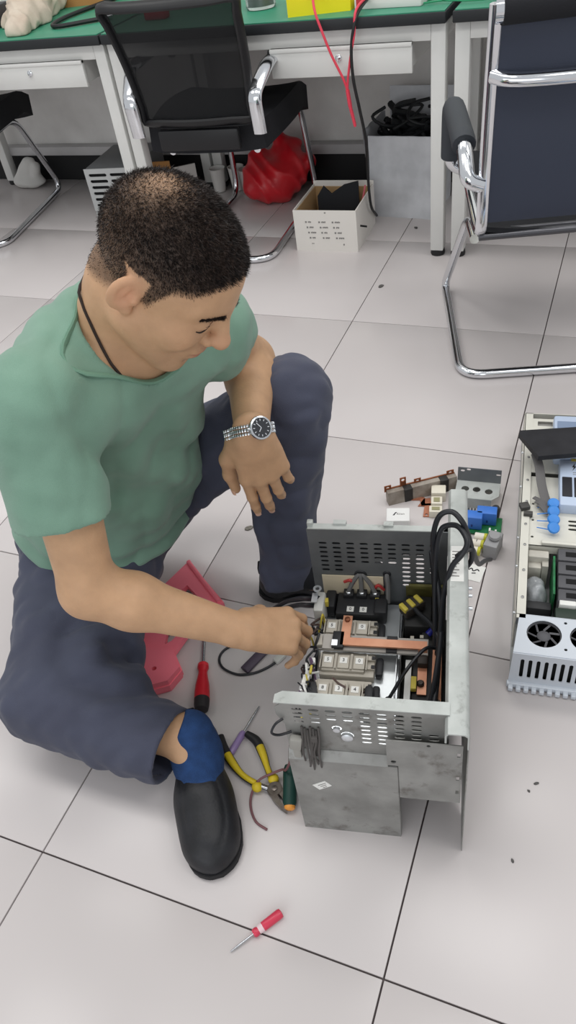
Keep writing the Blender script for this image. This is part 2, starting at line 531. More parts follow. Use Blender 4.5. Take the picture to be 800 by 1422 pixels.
vc = thing('visitor_chair', 'chrome cantilever chair with dark mesh back and padded arms, cut by the right edge', 'chair', (.046, 1.598, 0), R(16.7), 'cantilever chairs')
hw = .212
prof = [(.52, .452), (.40, .447), (.20, .428), (.06, .414), (.012, .425), (-.002, .47), (-.012, .56), (-.028, .70), (-.048, .82), (-.066, .915)]
def pl(t):
    q = t*(len(prof)-1); i = min(int(q), len(prof)-2); f = q-i
    return prof[i][0]*(1-f) + prof[i+1][0]*f, prof[i][1]*(1-f) + prof[i+1][1]*f
path = fillet([(-.222, .04, .392), (-.225, .16, .400), (-.250, .553, .0135), (-.250, 0, .0135), (.250, 0, .0135), (.250, .553, .0135), (.225, .16, .400), (.222, .04, .392)], .07, 8)
MB().tube(path, .0130, 14).build('base_frame', chrome, vc)
for s in (-1, 1):
    f = MB().tube(catmull([(s*hw, y, z) for y, z in prof], 4), .0145, 12, flat=.6).build('side_frame', chrome, vc)
    arm = fillet([(s*(hw+.006), -.012, .545), (s*(hw+.040), -.018, .560), (s*(hw+.044), .035, .625), (s*(hw+.044), .33, .632), (s*(hw+.044), .36, .47), (s*(hw+.002), .36, .452)], .05, 7)
    a = MB().tube(arm, .0185, 12).build('arm', chrome, vc)
    i0 = min(range(len(arm)), key=lambda i: (arm[i] - Vector((s*(hw+.044), .045, .625))).length); i1 = min(range(len(arm)), key=lambda i: (arm[i] - Vector((s*(hw+.044), .352, .53))).length)
    MB().tube(arm[i0:i1+1], .0280, 14).build('arm_pad', arm_rub, a)
def backf(a, b):
    y, z = pl(.50 + .49*b); x = (2*a-1)*hw*.97
    return (x, y - .012*(1-(2*a-1)**2)*math.sin(math.pi*b), z)
def seatf(a, b):
    y, z = pl(.02 + .40*b); x = (2*a-1)*hw*.97
    return (x, y, z - .018*(1-(2*a-1)**2))
sheet(backf, 8, 12, .004).build('backrest', mesh_blk, vc)
sheet(seatf, 8, 10, .012).build('seat', pad_blk, vc)
m = MB().tube([(-hw+.012, -.066, .905), (hw-.012, -.066, .905)], .030, 16); m.build('top_roll', pad_blk, vc)
for s in (-1, 1): MB().cyl((s*(hw-.014), -.066, .905), (s*(hw+.004), -.066, .905), .026, seg=16).build('roll_cap', chrome, vc)
MB().tube(catmull([(-hw, -.042, .782), (-hw*.75, -.068, .774), (0, -.078, .772), (hw*.75, -.068, .774), (hw, -.042, .782)], 6), .0155, 12).build('cross_bar', chrome, vc)
for yy in (.028, .052): MB().tube([(-hw-.002, yy, .402), (hw+.002, yy, .402)], .010, 10).build('seat_spreader', M('dark_steel_tube', (96, 96, 100), .3, .9), vc)

def task_chair(label, loc, rz, fy=.60):
    t = thing('meeting_chair', label, 'chair', loc, rz, 'cantilever chairs')
    path = fillet([(-.165, .08, .385), (-.165, fy, .395), (-.185, .66, .0135), (-.185, 0, .0135), (.185, 0, .0135), (.185, .66, .0135), (.165, fy, .395), (.165, .08, .385)], .08, 8)
    MB().tube(path, .0130, 14).build('base_frame', chrome, t)
    sb = lambda a, b: ((2*a-1)*(.215 + .03*math.sin(math.pi*min(1, b*1.1))), .03 + .53*b, .445 + .02*math.sin(math.pi*b) - .03*max(0, b-.85)/.15 - .012*(1-abs(2*a-1)**3))
    sheet(sb, 10, 10, .085).build('seat', pad_blk, t)
    bf = lambda a, b: ((2*a-1)*(.195 + .030*b), -.002 - .085*b + .02*math.sin(math.pi*b) - .03*(1-(2*a-1)**2), .510 + .355*b)
    sheet(bf, 8, 10, .003).build('back_net', mesh_thin, t)
    rim = [bf(0, b/8) for b in range(9)] + [bf(a/6, 1) for a in range(1, 6)] + [bf(1, b/8) for b in range(8, -1, -1)] + [bf(a/6, 0) for a in range(5, 0, -1)]
    MB().tube(catmull(rim, 3, True), .020, 10, closed=True, flat=.6).build('back_rim', M('black_frame_plastic', (20, 20, 23), .45), t)
    MB().box((0, -.02, .455), (.30, .03, .07), bev=.01).build('back_bracket', M('black_frame_plastic'), t)
    for s in (-1, 1):
        a = MB().tube(fillet([(s*.226, -.028, .470), (s*.226, -.040, .590), (s*.250, .06, .655), (s*.252, .16, .660)], .03, 5), .0115, 14, flat=2.1).build('arm', chrome, t)
        MB().tube(fillet([(s*.252, .12, .668), (s*.252, .34, .672), (s*.245, .40, .63)], .05, 5), .020, 12, flat=.8).build('arm_pad', pad_m, a)
    return t
task_chair('black net-backed chair with chrome arms pushed under the middle workbench', (-1.222, 2.165, 0), R(3.5))
task_chair('black chair with chrome runner, mostly out of frame at the left edge', (-2.485, 2.165, 0), R(11), .46)

# ================================================================ on and under the workbenches
def blob(name, lo, hi, h, prims, mat, fold=None, parent=None, it=2, cut=None, subs=()):
    F = Field(lo, hi, h)
    for pr, k in prims: F.add(pr, k)
    if fold: F.displace(fold, .05)
    for pr, k in subs: F.add(pr, k, sub=True)
    if cut is not None: F.cut(A_(0, 0, cut), (0, 0, -1), .002)
    return field_object(name, F, mat, parent, it)
# beige rag
rag = blob('rag', (-2.36, 2.27, .74), (-1.90, 2.92, .94), .006,
    [(cone(A_(-2.00, 2.36, .775), A_(-2.08, 2.55, .80), .045, .07), .03), (cone(A_(-2.08, 2.55, .80), A_(-2.14, 2.78, .81), .075, .07), .03), (ball(A_(-2.04, 2.52, .775), .055), .03), (cone(A_(-2.14, 2.50, .765), A_(-2.2, 2.74, .775), .03, .05), .03)],
    M('beige_cloth', (206, 194, 178), .95, rgb2=(188, 172, 156), scale=12, bump=.3, bscale=300),
    lambda X, Y, Z: .010*vnoise((X, Y, Z), 38, 21) + .020*(np.abs(vnoise((X, Y, Z), 34, 23)) - .25) + .007*np.abs(np.sin(30*X + 22*Y + 8*vnoise((X, Y, Z), 12, 22))) - .004, cut=.7605)
tag(rag, 'crumpled beige cloth rag on the left workbench', 'rag')
# cardboard box
t = thing('cardboard_box', 'open brown cardboard box at the back of the left workbench', 'box', (-2.05, 2.895, .760), R(8))
card = M('brown_cardboard', (176, 128, 76), .9, rgb2=(160, 112, 62), scale=6)
m = MB().box((0, 0, .002), (.26, .16, .004)); 
m.build('bottom', card, t)
for c_, s_ in (((0, -.08, .06), (.26, .004, .12)), ((0, .08, .06), (.26, .004, .12)), ((-.13, 0, .06), (.004, .16, .12)), ((.13, 0, .06), (.004, .16, .12))):
    MB().box(c_, s_).build('side', card, t)
MB().box((.07, -.083, .05), (.05, .002, .05)).build('print', M('orange_print', (206, 118, 40), .8), t)
# black cable with metal plug
m = MB().tube(catmull([(-1.885, 2.95, .769), (-1.895, 2.80, .769), (-1.925, 2.58, .769), (-1.905, 2.44, .769), (-1.85, 2.40, .769), (-1.76, 2.45, .769), (-1.70, 2.49, .769)], 6), .0075, 8)
t = thing('cable', 'thick black cable with a metal plug lying on the left workbench', 'cable')
m.build('cord', pad_m, t)
MB().cyl((-1.715, 2.478, .770), (-1.685, 2.505, .770), .011, .009, 12).build('plug', chrome, t)
# dark tool at the left edge
t = thing('power_supply', 'dark bench instrument at the left edge beside the rag', 'instrument', (-2.30, 2.52, .760), R(10))
MB().box((0, 0, .035), (.20, .16, .07), bev=.006).build('case', M('dark_grey_case', (62, 62, 66), .6), t)
MB().box((.06, -.081, .035), (.05, .004, .04), bev=.001).build('front', M('brown_panel', (120, 80, 70), .6), t)
o = MB().box((-1.465, 2.45, .775), (.085, .04, .030), bev=.006).build('red_block', M('red_plastic', (196, 54, 62), .5)); tag(o, 'small red plastic block seen through the chair back', 'block')
t = thing('foil_bag', 'clear crumpled plastic bag behind the top of the middle chair', 'bag', (-1.50, 2.78, .760))
F = blob('pouch', (-.14, -.10, -.01), (.14, .10, .12), .005, [(ell(A_(0, 0, .035), (.10, .06, .045)), 0)], M('clear_film', (214, 214, 214), .25, var=.2, scale=30), lambda X, Y, Z: .008*vnoise((X, Y, Z), 70, 31) + .006*np.abs(np.sin(90*X + 50*Y)), t, 1, .0012)
# glass jar
t = thing('glass_jar', 'glass jar with dark contents left of the yellow box', 'jar', (-1.085, 2.50, .760))
MB().lathe([(.001, .002), (.048, .002), (.052, .010), (.052, .085), (.045, .100), (.046, .112), (.041, .112), (.040, .100), (.047, .083), (.047, .012), (.001, .008)], seg=24).build('glass', M('clear_glass', (235, 240, 240), .05, trans=.9, ior=1.45), t)
MB().lathe([(.001, .010), (.044, .011), (.044, .05), (.02, .062), (.001, .063)], seg=18).build('contents', M('dark_parts', (48, 46, 46), .6, var=.4, scale=60), t)
# yellow box
yb = thing('yellow_box', 'bright yellow plastic case on the middle workbench', 'box', (-.835, 2.405, .760), R(12))
m = MB().prism([(-.10, -.07), (.10, -.07), (.115, -.02), (.115, .09), (-.10, .09)], lambda a, b, t_: (a, b, t_), 0, .075)
m.build('case', M('yellow_plastic', (236, 220, 20), .45, var=.04), yb)
m = MB().prism([(-.02, -.075), (.04, -.082), (.112, -.03), (.115, .05), (.02, .02)], lambda a, b, t_: (a, b, t_), .072, .084)
m.build('lid', M('yellow_plastic'), yb)
# board with display
t = thing('display_board', 'white instrument panel with dark windows at the edge of the middle workbench', 'instrument', (-.60, 2.40, .760), R(-4))
MB().box((0, 0, .018), (.215, .10, .036), bev=.004).build('case', M('off_white_plastic', (226, 222, 220), .5), t)
MB().box((-.015, -.01, .037), (.075, .045, .003)).build('window', M('dark_green_glass', (50, 74, 66), .2), t)
MB().box((.070, .0, .037), (.05, .06, .003)).build('screen', M('brown_screen', (92, 66, 60), .3), t)
MB().box((-.09, -.049, .020), (.02, .006, .020)).build('red_terminal', M('red_plastic'), t)
o = MB()
for k in range(5):
    pts = [(-.49 + .30*i/7 + .008*math.sin(i*2+k), 2.345 + .02*k + .014*math.sin(i*1.3 + k*2), .768 + .006*k*(i % 2)) for i in range(8)]
    o.tube(catmull(pts, 4), .0022, 6)
o = o.build('green_wire', M('green_wire', (40, 140, 96), .4)); tag(o, 'loose bundle of green wires on the right workbench', 'wire')
# hanging wires
red_w = M('red_wire', (214, 62, 82), .45)
t = thing('test_leads', 'pair of red wires hanging over the bench edge to a red tail', 'wire')
MB().tube(catmull([(-.845, 2.36, .850), (-.808, 2.262, .790), (-.784, 2.246, .733), (-.757, 2.244, .665), (-.724, 2.244, .598), (-.712, 2.246, .56)], 6), .0040, 8).build('lead', red_w, t)
MB().tube(catmull([(-.660, 2.37, .800), (-.675, 2.262, .778), (-.680, 2.246, .72), (-.694, 2.244, .665), (-.708, 2.244, .60), (-.714, 2.246, .56)], 6), .0040, 8).build('lead', red_w, t)
MB().tube(catmull([(-.713, 2.246, .565), (-.707, 2.244, .52), (-.700, 2.245, .485), (-.694, 2.245, .456)], 5), [.010, .010, .010, .010, .010, .010, .0085, .0085, .0085, .0085, .008, .008, .008, .008, .008, .006], 8, flat=.6).build('tail', red_w, t)
m = MB().tube(catmull([(-.665, 2.36, .790), (-.672, 2.258, .765), (-.690, 2.243, .69), (-.692, 2.246, .60), (-.684, 2.27, .50), (-.690, 2.34, .38), (-.712, 2.41, .26), (-.715, 2.44, .12), (-.73, 2.56, .03)], 6), .0050, 8)
o = m.build('black_cable', pad_m); tag(o, 'thin black cable hanging from the middle workbench down behind the white carton', 'cable')

# ---------------------------------------------------------------- under the benches
t = thing('slotted_unit', 'grey vented electrical unit on the floor behind the left bench leg', 'unit', (-2.035, 2.535, 0), R(6))
MB().box((.12, .17, .115), (.24, .30, .19), bev=.004).build('body', M('grey_unit', (112, 114, 116), .55), t)
holes = [slot2(.018, .105, .055 + .026*k, .013) for k in range(6)] + [slot2(.120, .222, .055 + .026*k, .013) for k in range(6)]
m = MB().plate([(0, .030), (.24, .030), (.24, .212), (0, .212)], holes, lambda a, b, q: (a, q, b), 0, .004)
m.build('vent_plate', M('light_grey_paint', (190, 192, 192), .5), t)
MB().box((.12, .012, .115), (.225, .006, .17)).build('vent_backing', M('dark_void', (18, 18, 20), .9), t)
m = MB()
for k in range(14): m.box((.012 + k*.0165, .004, .014), (.007, .03, .028))
m.box((.12, .02, .024), (.24, .03, .006))
m.build('fin_strip', M('light_grey_paint'), t)
# red bag
bag = blob('plastic_bag', (-1.50, 2.56, -.02), (-1.00, 3.0, .36), .006,
    [(ell(A_(-1.255, 2.765, .085), (.125, .115, .095)), 0), (cone(A_(-1.20, 2.80, .12), A_(-1.17, 2.86, .20), .075, .035), .05), (cone(A_(-1.31, 2.79, .13), A_(-1.32, 2.82, .235), .06, .018), .05), (cone(A_(-1.22, 2.83, .15), A_(-1.24, 2.86, .235), .05, .02), .05), (cone(A_(-1.16, 2.82, .12), A_(-1.10, 2.84, .14), .06, .03), .04)],
    M('red_film', (214, 34, 44), .32, rgb2=(190, 24, 38), scale=6, spec=.6),
    lambda X, Y, Z: .010*vnoise((X, Y, Z), 26, 41) + .010*np.abs(np.sin(26*X + 30*Y + 18*Z + 5*vnoise((X, Y, Z), 14, 42))) - .005, cut=.002)
tag(bag, 'red plastic carrier bag on the floor beside the white carton', 'bag')
# white carton
t = thing('carton', 'open white carton with printed tick boxes on its front, in front of the middle bench', 'box', (-.972, 2.290, 0), R(1.5))
cw, cd, ch = .243, .262, .155
cwh = M('white_card', (222, 218, 212), .8); 
def cside(nm, c_, s_): 
    o = MB().box(c_, s_).build(nm, cwh, t); return o
fr_ = cside('front_panel', (cw/2, .002, ch/2), (cw, .004, ch)); cside('back_panel', (cw/2, cd-.002, ch/2+.006), (cw, .004, ch+.012)); cside('side_panel', (.002, cd/2, ch/2), (.004, cd-.008, ch)); sr = cside('side_panel', (cw-.002, cd/2, ch/2), (.004, cd-.008, ch))
MB().box((cw/2, cd/2, .003), (cw-.008, cd-.008, .006)).build('bottom', card, t)
lin_ = M('card_inside', (178, 146, 104), .9)
MB().box((cw/2, cd-.006, ch/2-.003), (cw-.010, .003, ch-.012)).build('liner', lin_, t); MB().box((.006, cd/2, ch/2-.003), (.003, cd-.016, ch-.012)).build('liner', lin_, t); MB().box((cw-.006, cd/2, ch/2-.003), (.003, cd-.016, ch-.012)).build('liner', lin_, t); MB().box((cw/2, .006, ch/2-.003), (cw-.010, .003, ch-.012)).build('liner', lin_, t)
ink = M('grey_print', (128, 126, 124), .8)
m = MB()
for r_ in range(4):
    for c_ in range(3):
        x0 = .048 + .052*c_ + .004*r_; z0 = .112 - .020*r_
        m.box((x0, -.0006, z0), (.006, .0008, .006)); L = (.014, .018, .020)[(r_+c_) % 3]
        for q in range(int(L/.004)): m.box((x0 + .010 + .0042*q, -.0006, z0 + .0006*(q % 2)), (.0031, .0008, .0046 + .001*((q+r_) % 2)))
m.box((.068, -.0006, .030), (.010, .0008, .002)); m.box((.190, -.0006, .028), (.005, .0008, .006)); m.box((.125, -.0006, .147), (.006, .0008, .004))
m.build('printing', ink, fr_)
MB().box((cw-.0005, cd*.35, .060), (.0012, .10, .007), rot=Matrix.Rotation(R(-25), 3, 'X')).build('handle_slot', M('dark_void'), sr)
# dark scraps in the carton
t = thing('black_foam', 'folded black sheet inside the white carton', 'sheet', (-.86, 2.47, .008), R(10))
m = MB().prism([(-.075, 0), (.085, 0), (.085, .175), (.03, .165), (-.02, .135), (-.05, .165), (-.075, .13)], lambda a, b, q: (a, q + .25*b*.3, b), 0, .012)
m.build('sheet', M('black_foam', (34, 36, 40), .9), t)
o = MB().cyl((-.765, 2.49, .10), (-.752, 2.50, .170), .005, .003, 8).build('marker', M('pink_marker', (214, 110, 120), .5)); tag(o, 'thin pink stick leaning in the right corner of the white carton', 'marker')
# silver bin
t = thing('bin', 'silver-grey plastic bin full of black scrap under the middle workbench', 'bin', (-.770, 2.622, 0), R(-4))
bw, bd, bh = .255, .24, .305
silver = M('silver_film', (214, 216, 220), .38, rgb2=(188, 190, 194), scale=9, detail=6, bump=.4, bscale=14)
m = MB()
def crumple(c0_, du, dv, off):
    c0_ = Vector(c0_); du = Vector(du); dv = Vector(dv); n = du.cross(dv).normalized()
    N = 10; vs = [c0_ + du*(i/N) + dv*(j/N) + n*(.006*mnoise.noise(Vector((i*.5+off, j*.35, off)))) for i in range(N+1) for j in range(N+1)]
    vs += [v - n*.006 for v in vs]
    K_ = (N+1)**2; fs = []
    for i in range(N):
        for j in range(N):
            a = i*(N+1)+j; fs += [(a, a+N+1, a+N+2, a+1), (a+K_+1, a+K_+N+2, a+K_+N+1, a+K_)]
    return MB().add(vs, fs)
crumple((0, 0, 0), (bw, 0, 0), (0, 0, bh), 1).build('side', silver, t, 80, False)
crumple((bw, 0, 0), (0, bd, 0), (0, 0, bh+.03), 5).build('side', silver, t, 80, False)
crumple((bw, bd, 0), (-bw, 0, 0), (0, .03, bh+.10), 9).build('side', silver, t, 80, False)
crumple((0, bd, 0), (0, -bd, 0), (-.02, 0, bh+.02), 13).build('side', silver, t, 80, False)
MB().box((bw/2, bd/2, .01), (bw-.02, bd-.02, .012)).build('bottom', silver, t)
o = MB(); r_ = np.random.default_rng(5)
for k in range(26):
    a = r_.uniform(0, 6.28, 4); c_ = Vector((-.645 + r_.uniform(-.07, .07), 2.735 + r_.uniform(-.06, .06), .27 + r_.uniform(-.04, .09)))
    pts = [c_ + Vector((.05*math.cos(a[0]+q*1.3), .04*math.sin(a[1]+q*1.4), .035*math.sin(a[2]+q))) for q in range(5)]
    o.tube(catmull(pts, 4), r_.uniform(.005, .013), 7)
o.box((-.645, 2.735, .14), (.19, .17, .26), rz=R(-4))
o = o.build('scrap_cable', M('black_scrap', (26, 28, 30), .6, var=.3, scale=30)); tag(o, 'tangle of black cable scrap heaped in the silver bin', 'cable', kind='stuff')
# small things behind the man's head
t = thing('cardboard_piece', 'folded brown cardboard on the floor right of the left bench leg', 'cardboard', (-1.76, 2.72, 0), R(10))
MB().box((0, 0, .09), (.09, .006, .18)).build('flap', card, t); MB().box((.10, .02, .075), (.10, .006, .15), rz=R(24)).build('flap', M('pale_card', (200, 196, 192), .8), t)
for k, (x, y) in enumerate(((-1.56, 2.86), (-1.475, 2.88), (-1.41, 2.85))):
    t = thing('plastic_cup', ['white plastic cup under the middle bench, leftmost of three', 'white plastic cup under the middle bench, between two others', 'white plastic cup nearest the red bag'][k], 'cup', (x, y, 0), 0, 'white cups under the middle bench')
    MB().lathe([(.001, .002), (.026, .002), (.036, .100), (.038, .103), (.0345, .103), (.024, .006), (.001, .005)], seg=20).build('wall', M('white_plastic', (214, 212, 208), .4), t)
g = blob('work_glove', (-2.86, 2.74, -.01), (-2.48, 2.97, .17), .005,
    [(cone(A_(-2.71, 2.890, .03), A_(-2.64, 2.910, .11), .03, .028), .02), (cone(A_(-2.66, 2.890, .03), A_(-2.61, 2.900, .12), .026, .02), .02), (cone(A_(-2.61, 2.890, .03), A_(-2.58, 2.890, .10), .026, .02), .02), (ell(A_(-2.65, 2.890, .025), (.09, .05, .03)), .02)],
    M('white_knit', (206, 204, 200), .95), lambda X, Y, Z: .005*vnoise((X, Y, Z), 60, 51), cut=.002)
tag(g, 'pale work glove lying on the floor under the left workbench', 'glove')

# ================================================================ the seated technician
person = thing('person', 'man in green t-shirt and navy trousers crouching over an open metal chassis', 'person', (-.70, .60, 0))
PM = Matrix.Translation((.70, -.60, 0))
def adopt(o, par=person):
    """child built in world coordinates"""
    o.parent = par
    o.matrix_parent_inverse = PM if par is person else Matrix.Identity(4)
    return o

J = dict(P=A_(-.74, .575, .22), HR=A_(-.765, .48, .20), HL=A_(-.695, .67, .215), KR=A_(-.678, .205, .125), AR=A_(-.415, .225, .095),
         KL=A_(-.357, .717, .475), AL=A_(-.395, .645, .085), NB=A_(-.490, .497, .742), SL=A_(-.43, .62, .67), SR=A_(-.535, .335, .712),
         ER=A_(-.505, .248, .432), WR=A_(-.308, .321, .308), EL=A_(-.437, .755, .52), WL=A_(-.34, .535, .533))
sp = unit(J['NB'] - J['P']); lat = unit(A_(.30, .935, -.19)); lat = unit(lat - sp * (lat @ sp)); fr = np.cross(lat, sp)
TB = np.stack([fr, lat, sp])                      # torso basis: front, left, up
c0 = A_(-.389, .473, .8367); HS = .975                         # middle of the head between the ears
hF = unit(A_(.735, -.020, -.678)); hU = A_(.696, .0, .718); hU = unit(hU - hF*(hU @ hF)); hL = np.cross(hU, hF)
HB = np.stack([hF, hL, hU])
def hp(x, y, z): return c0 + HS*(x*hF + y*hL + z*hU)
def hell(c, r, rot=None):
    B = HB if rot is None else (np.asarray(rot) @ HB)
    return ell(hp(*c), np.array(r)*HS, B)
def hcone(a, b, ra, rb): return cone(hp(*a), hp(*b), ra, rb)
def rotm(ax, deg): return np.array(Matrix.Rotation(R(deg), 3, ax))

B = Field((-.86, .0, .0), (-.12, .92, 1.03), .0026)
# torso and limbs under the clothes
B.add(ell(J['P'] + .40*sp, (.10, .155, .18), TB), .02)
B.add(ell(J['P'] + .15*sp, (.105, .145, .17), TB), .05)
B.add(ell(J['P'], (.10, .15, .10), TB), .05)
B.add(cone(J['SR'], J['SL'], .052, .052), .04)
for h, k, a in (('HR', 'KR', 'AR'), ('HL', 'KL', 'AL')):
    B.add(cone(J[h], J[k], .075, .052), .04); B.add(cone(J[k], J[a], .05, .036), .02)
B.add(cone(J['KR']*.55 + J['AR']*.45, J['AR'], .042, .037), .01)
B.add(cone(J['AR'], A_(-.355, .165, .042), .032, .026), .02)       # right foot inside the sock
B.add(cone(J['AL'], A_(-.30, .68, .04), .036, .03), .02)
# arms
def arm(S, E, W, fl):
    B.add(cone(S, E, .05, .041), .03)
    m = E*.72 + W*.28
    B.add(cone(E, m, .041, .043), .02)
    B.add(cone(m, W, .042, .027, (fl, 1.22)), .02)
nR = unit(A_(.05, -.25, .95)); nL = unit(A_(.46, -.89, .0))
arm(J['SR'], J['ER'], J['WR'], nR); arm(J['SL'], J['EL'], J['WL'], nL)

def hand(W, f, n, thumb_left, spec, th, k=.007, sc=1.0):
    """W wrist, f forward, n back of the hand; spec per finger: curls (deg) and spread"""
    f = unit(f); n = unit(n - f*(n @ f)); l = np.cross(n, f) * (1 if thumb_left else -1)
    H = lambda x, y, z: W + sc*(x*f + y*l + z*n)
    mcp = [(.088, .027, .000), (.093, .006, .003), (.089, -.015, .001), (.080, -.034, -.004)]
    seg = [(.043, .026, .020), (.047, .030, .021), (.043, .028, .020), (.034, .021, .018)]
    rad = [(.0102, .0088, .0079, .0067), (.0104, .0090, .0080, .0069), (.0099, .0085, .0076, .0065), (.0089, .0076, .0069, .0058)]
    B.add(cone(W - .01*f, H(.03, 0, 0), .027*sc, .028*sc, (n, 1.35)), .012)
    base = [(.015, .014, 0), (.015, .004, .002), (.015, -.006, .001), (.015, -.016, -.001)]
    for i in range(4):
        B.add(cone(H(*base[i]), H(*mcp[i]), .0185*sc, .0125*sc, (n, 1.12)), .012)
    B.add(ell(H(.05, .0, -.006), (.042*sc, .036*sc, .014*sc), np.stack([f, l, n])), .012)
    tips = []
    for i in range(4):
        p = H(*mcp[i]); a = 0; P = [p]
        sprd = R(spec[i][3]); ff = f*math.cos(sprd) + l*math.sin(sprd)
        for q in range(3):
            a += spec[i][q]
            p = p + sc*seg[i][q]*(ff*math.cos(R(a)) - n*math.sin(R(a))); P.append(p)
        chain(B, P, [r*sc for r in rad[i]], .004)
        tips.append((P[-1], ff*math.cos(R(a)) - n*math.sin(R(a)), n*math.cos(R(a)) + ff*math.sin(R(a)), rad[i][3]*sc))
    T = [H(*q) for q in th]
    chain(B, T, [r*sc for r in (.017, .0135, .0105, .0085)], .008)
    B.add(cone(T[0], H(.06, .02, -.004), .015*sc, .011*sc), .012)
    dt = unit(T[-1]-T[-2]); nt = unit(n*.5 + l*.8); nt = unit(nt - dt*(nt @ dt))
    tips.append((T[-1], dt, nt, .0085*sc))
    return tips
# left hand hangs off the knee, right hand reaches into the chassis
tipsL = hand(J['WL'], A_(.03, .04, -1), nL, False,
     [(4, 8, 6, -2), (8, 14, 8, -3), (11, 20, 12, -5), (14, 24, 14, -8)], [(.018, .026, -.012), (.055, .048, -.018), (.090, .053, -.022), (.122, .050, -.022)], sc=1.04)
tipsR = hand(J['WR'], A_(.70, .58, -.42), A_(.15, -.20, .97), True,
     [(32, 30, 18, 2), (38, 34, 20, 0), (42, 38, 22, -2), (46, 40, 24, -5)], [(.018, .026, -.012), (.052, .044, -.028), (.078, .048, -.045), (.10, .044, -.060)])

# neck and head
B.add(cone(J['NB'] - .02*sp, hp(-.028, 0, -.035), .066, .056), .03)
B.add(cone(J['NB'] - .06*sp + .045*lat, hp(-.03, .02, -.06), .040, .035), .03)
B.add(cone(J['NB'] - .06*sp - .045*lat, hp(-.03, -.02, -.06), .040, .035), .03)
B.add(cone(J['NB'] + .030*fr - .085*sp, hp(.02, 0, -.085), .042, .03), .03)
B.add(hell((-.003, 0, .040), (.0975, .079, .083)), .01)                 # cranium
B.add(hell((.030, 0, .030), (.068, .068, .070)), .02)                  # forehead
B.add(hell((.040, 0, -.030), (.058, .063, .072)), .025)                # face
for s in (1, -1):
    B.add(hcone((.008, s*.053, -.050), (.068, s*.020, -.096), .026, .021), .024)     # jaw
    B.add(hell((.062, s*.040, -.028), (.030, .026, .026)), .02)                       # cheek
    B.add(hcone((.090, s*.010, .024), (.070, s*.047, .026), .011, .010), .014)        # brow
B.add(hcone((.076, -.008, -.102), (.076, .008, -.102), .019, .019), .018)             # chin
B.add(hell((.082, 0, -.062), (.022, .030, .026)), .015)                # muzzle
for s in (1, -1):
    B.add(hell((.103, s*.031, .006), (.016, .017, .011)), .012, sub=True)             # eye socket
    B.add(ball(hp(.081, s*.032, .004), .0138), .004)                                   # lids over the eyeball
    B.add(hcone((.0945, s*.021, -.0035), (.0935, s*.043, -.0025), .0011, .0011), .001, sub=True)   # lid slit
B.add(hcone((.096, 0, .016), (.117, 0, -.026), .0085, .0115), .010)    # nose
B.add(ball(hp(.117, 0, -.028), .0125), .006)
for s in (1, -1):
    B.add(ball(hp(.104, s*.0135, -.032), .0085), .005)
    B.add(ball(hp(.110, s*.007, -.041), .0038), .003, sub=True)
B.add(hell((.0985, 0, -.0585), (.0105, .023, .0062)), .005)            # lips
B.add(hell((.0965, 0, -.0705), (.0105, .019, .0068)), .005)
B.add(hcone((.109, -.012, -.0640), (.109, .012, -.0640), .0016, .0016), .002, sub=True)
for s in (1, -1): B.add(hcone((.108, s*.011, -.0640), (.098, s*.024, -.0672), .0018, .0014), .003, sub=True)
B.add(hcone((.094, -.012, -.083), (.094, .012, -.083), .004, .004), .008, sub=True)
for s in (1, -1):                                                      # ears
    rt = rotm('Y', -12) @ rotm('Z', s*22)
    B.add(hell((-.008, s*.081, .000), (.020, .0085, .032), rt), .005)
    B.add(hell((-.003, s*.0905, .003), (.0125, .0085, .0215), rt), .003, sub=True)
    B.add(hcone((-.006, s*.0835, .014), (-.010, s*.0835, -.004), .003, .003), .003)
    B.add(ball(hp(.006, s*.079, -.002), .006), .004)
    B.add(hell((.001, s*.077, -.024), (.009, .006, .010)), .005)

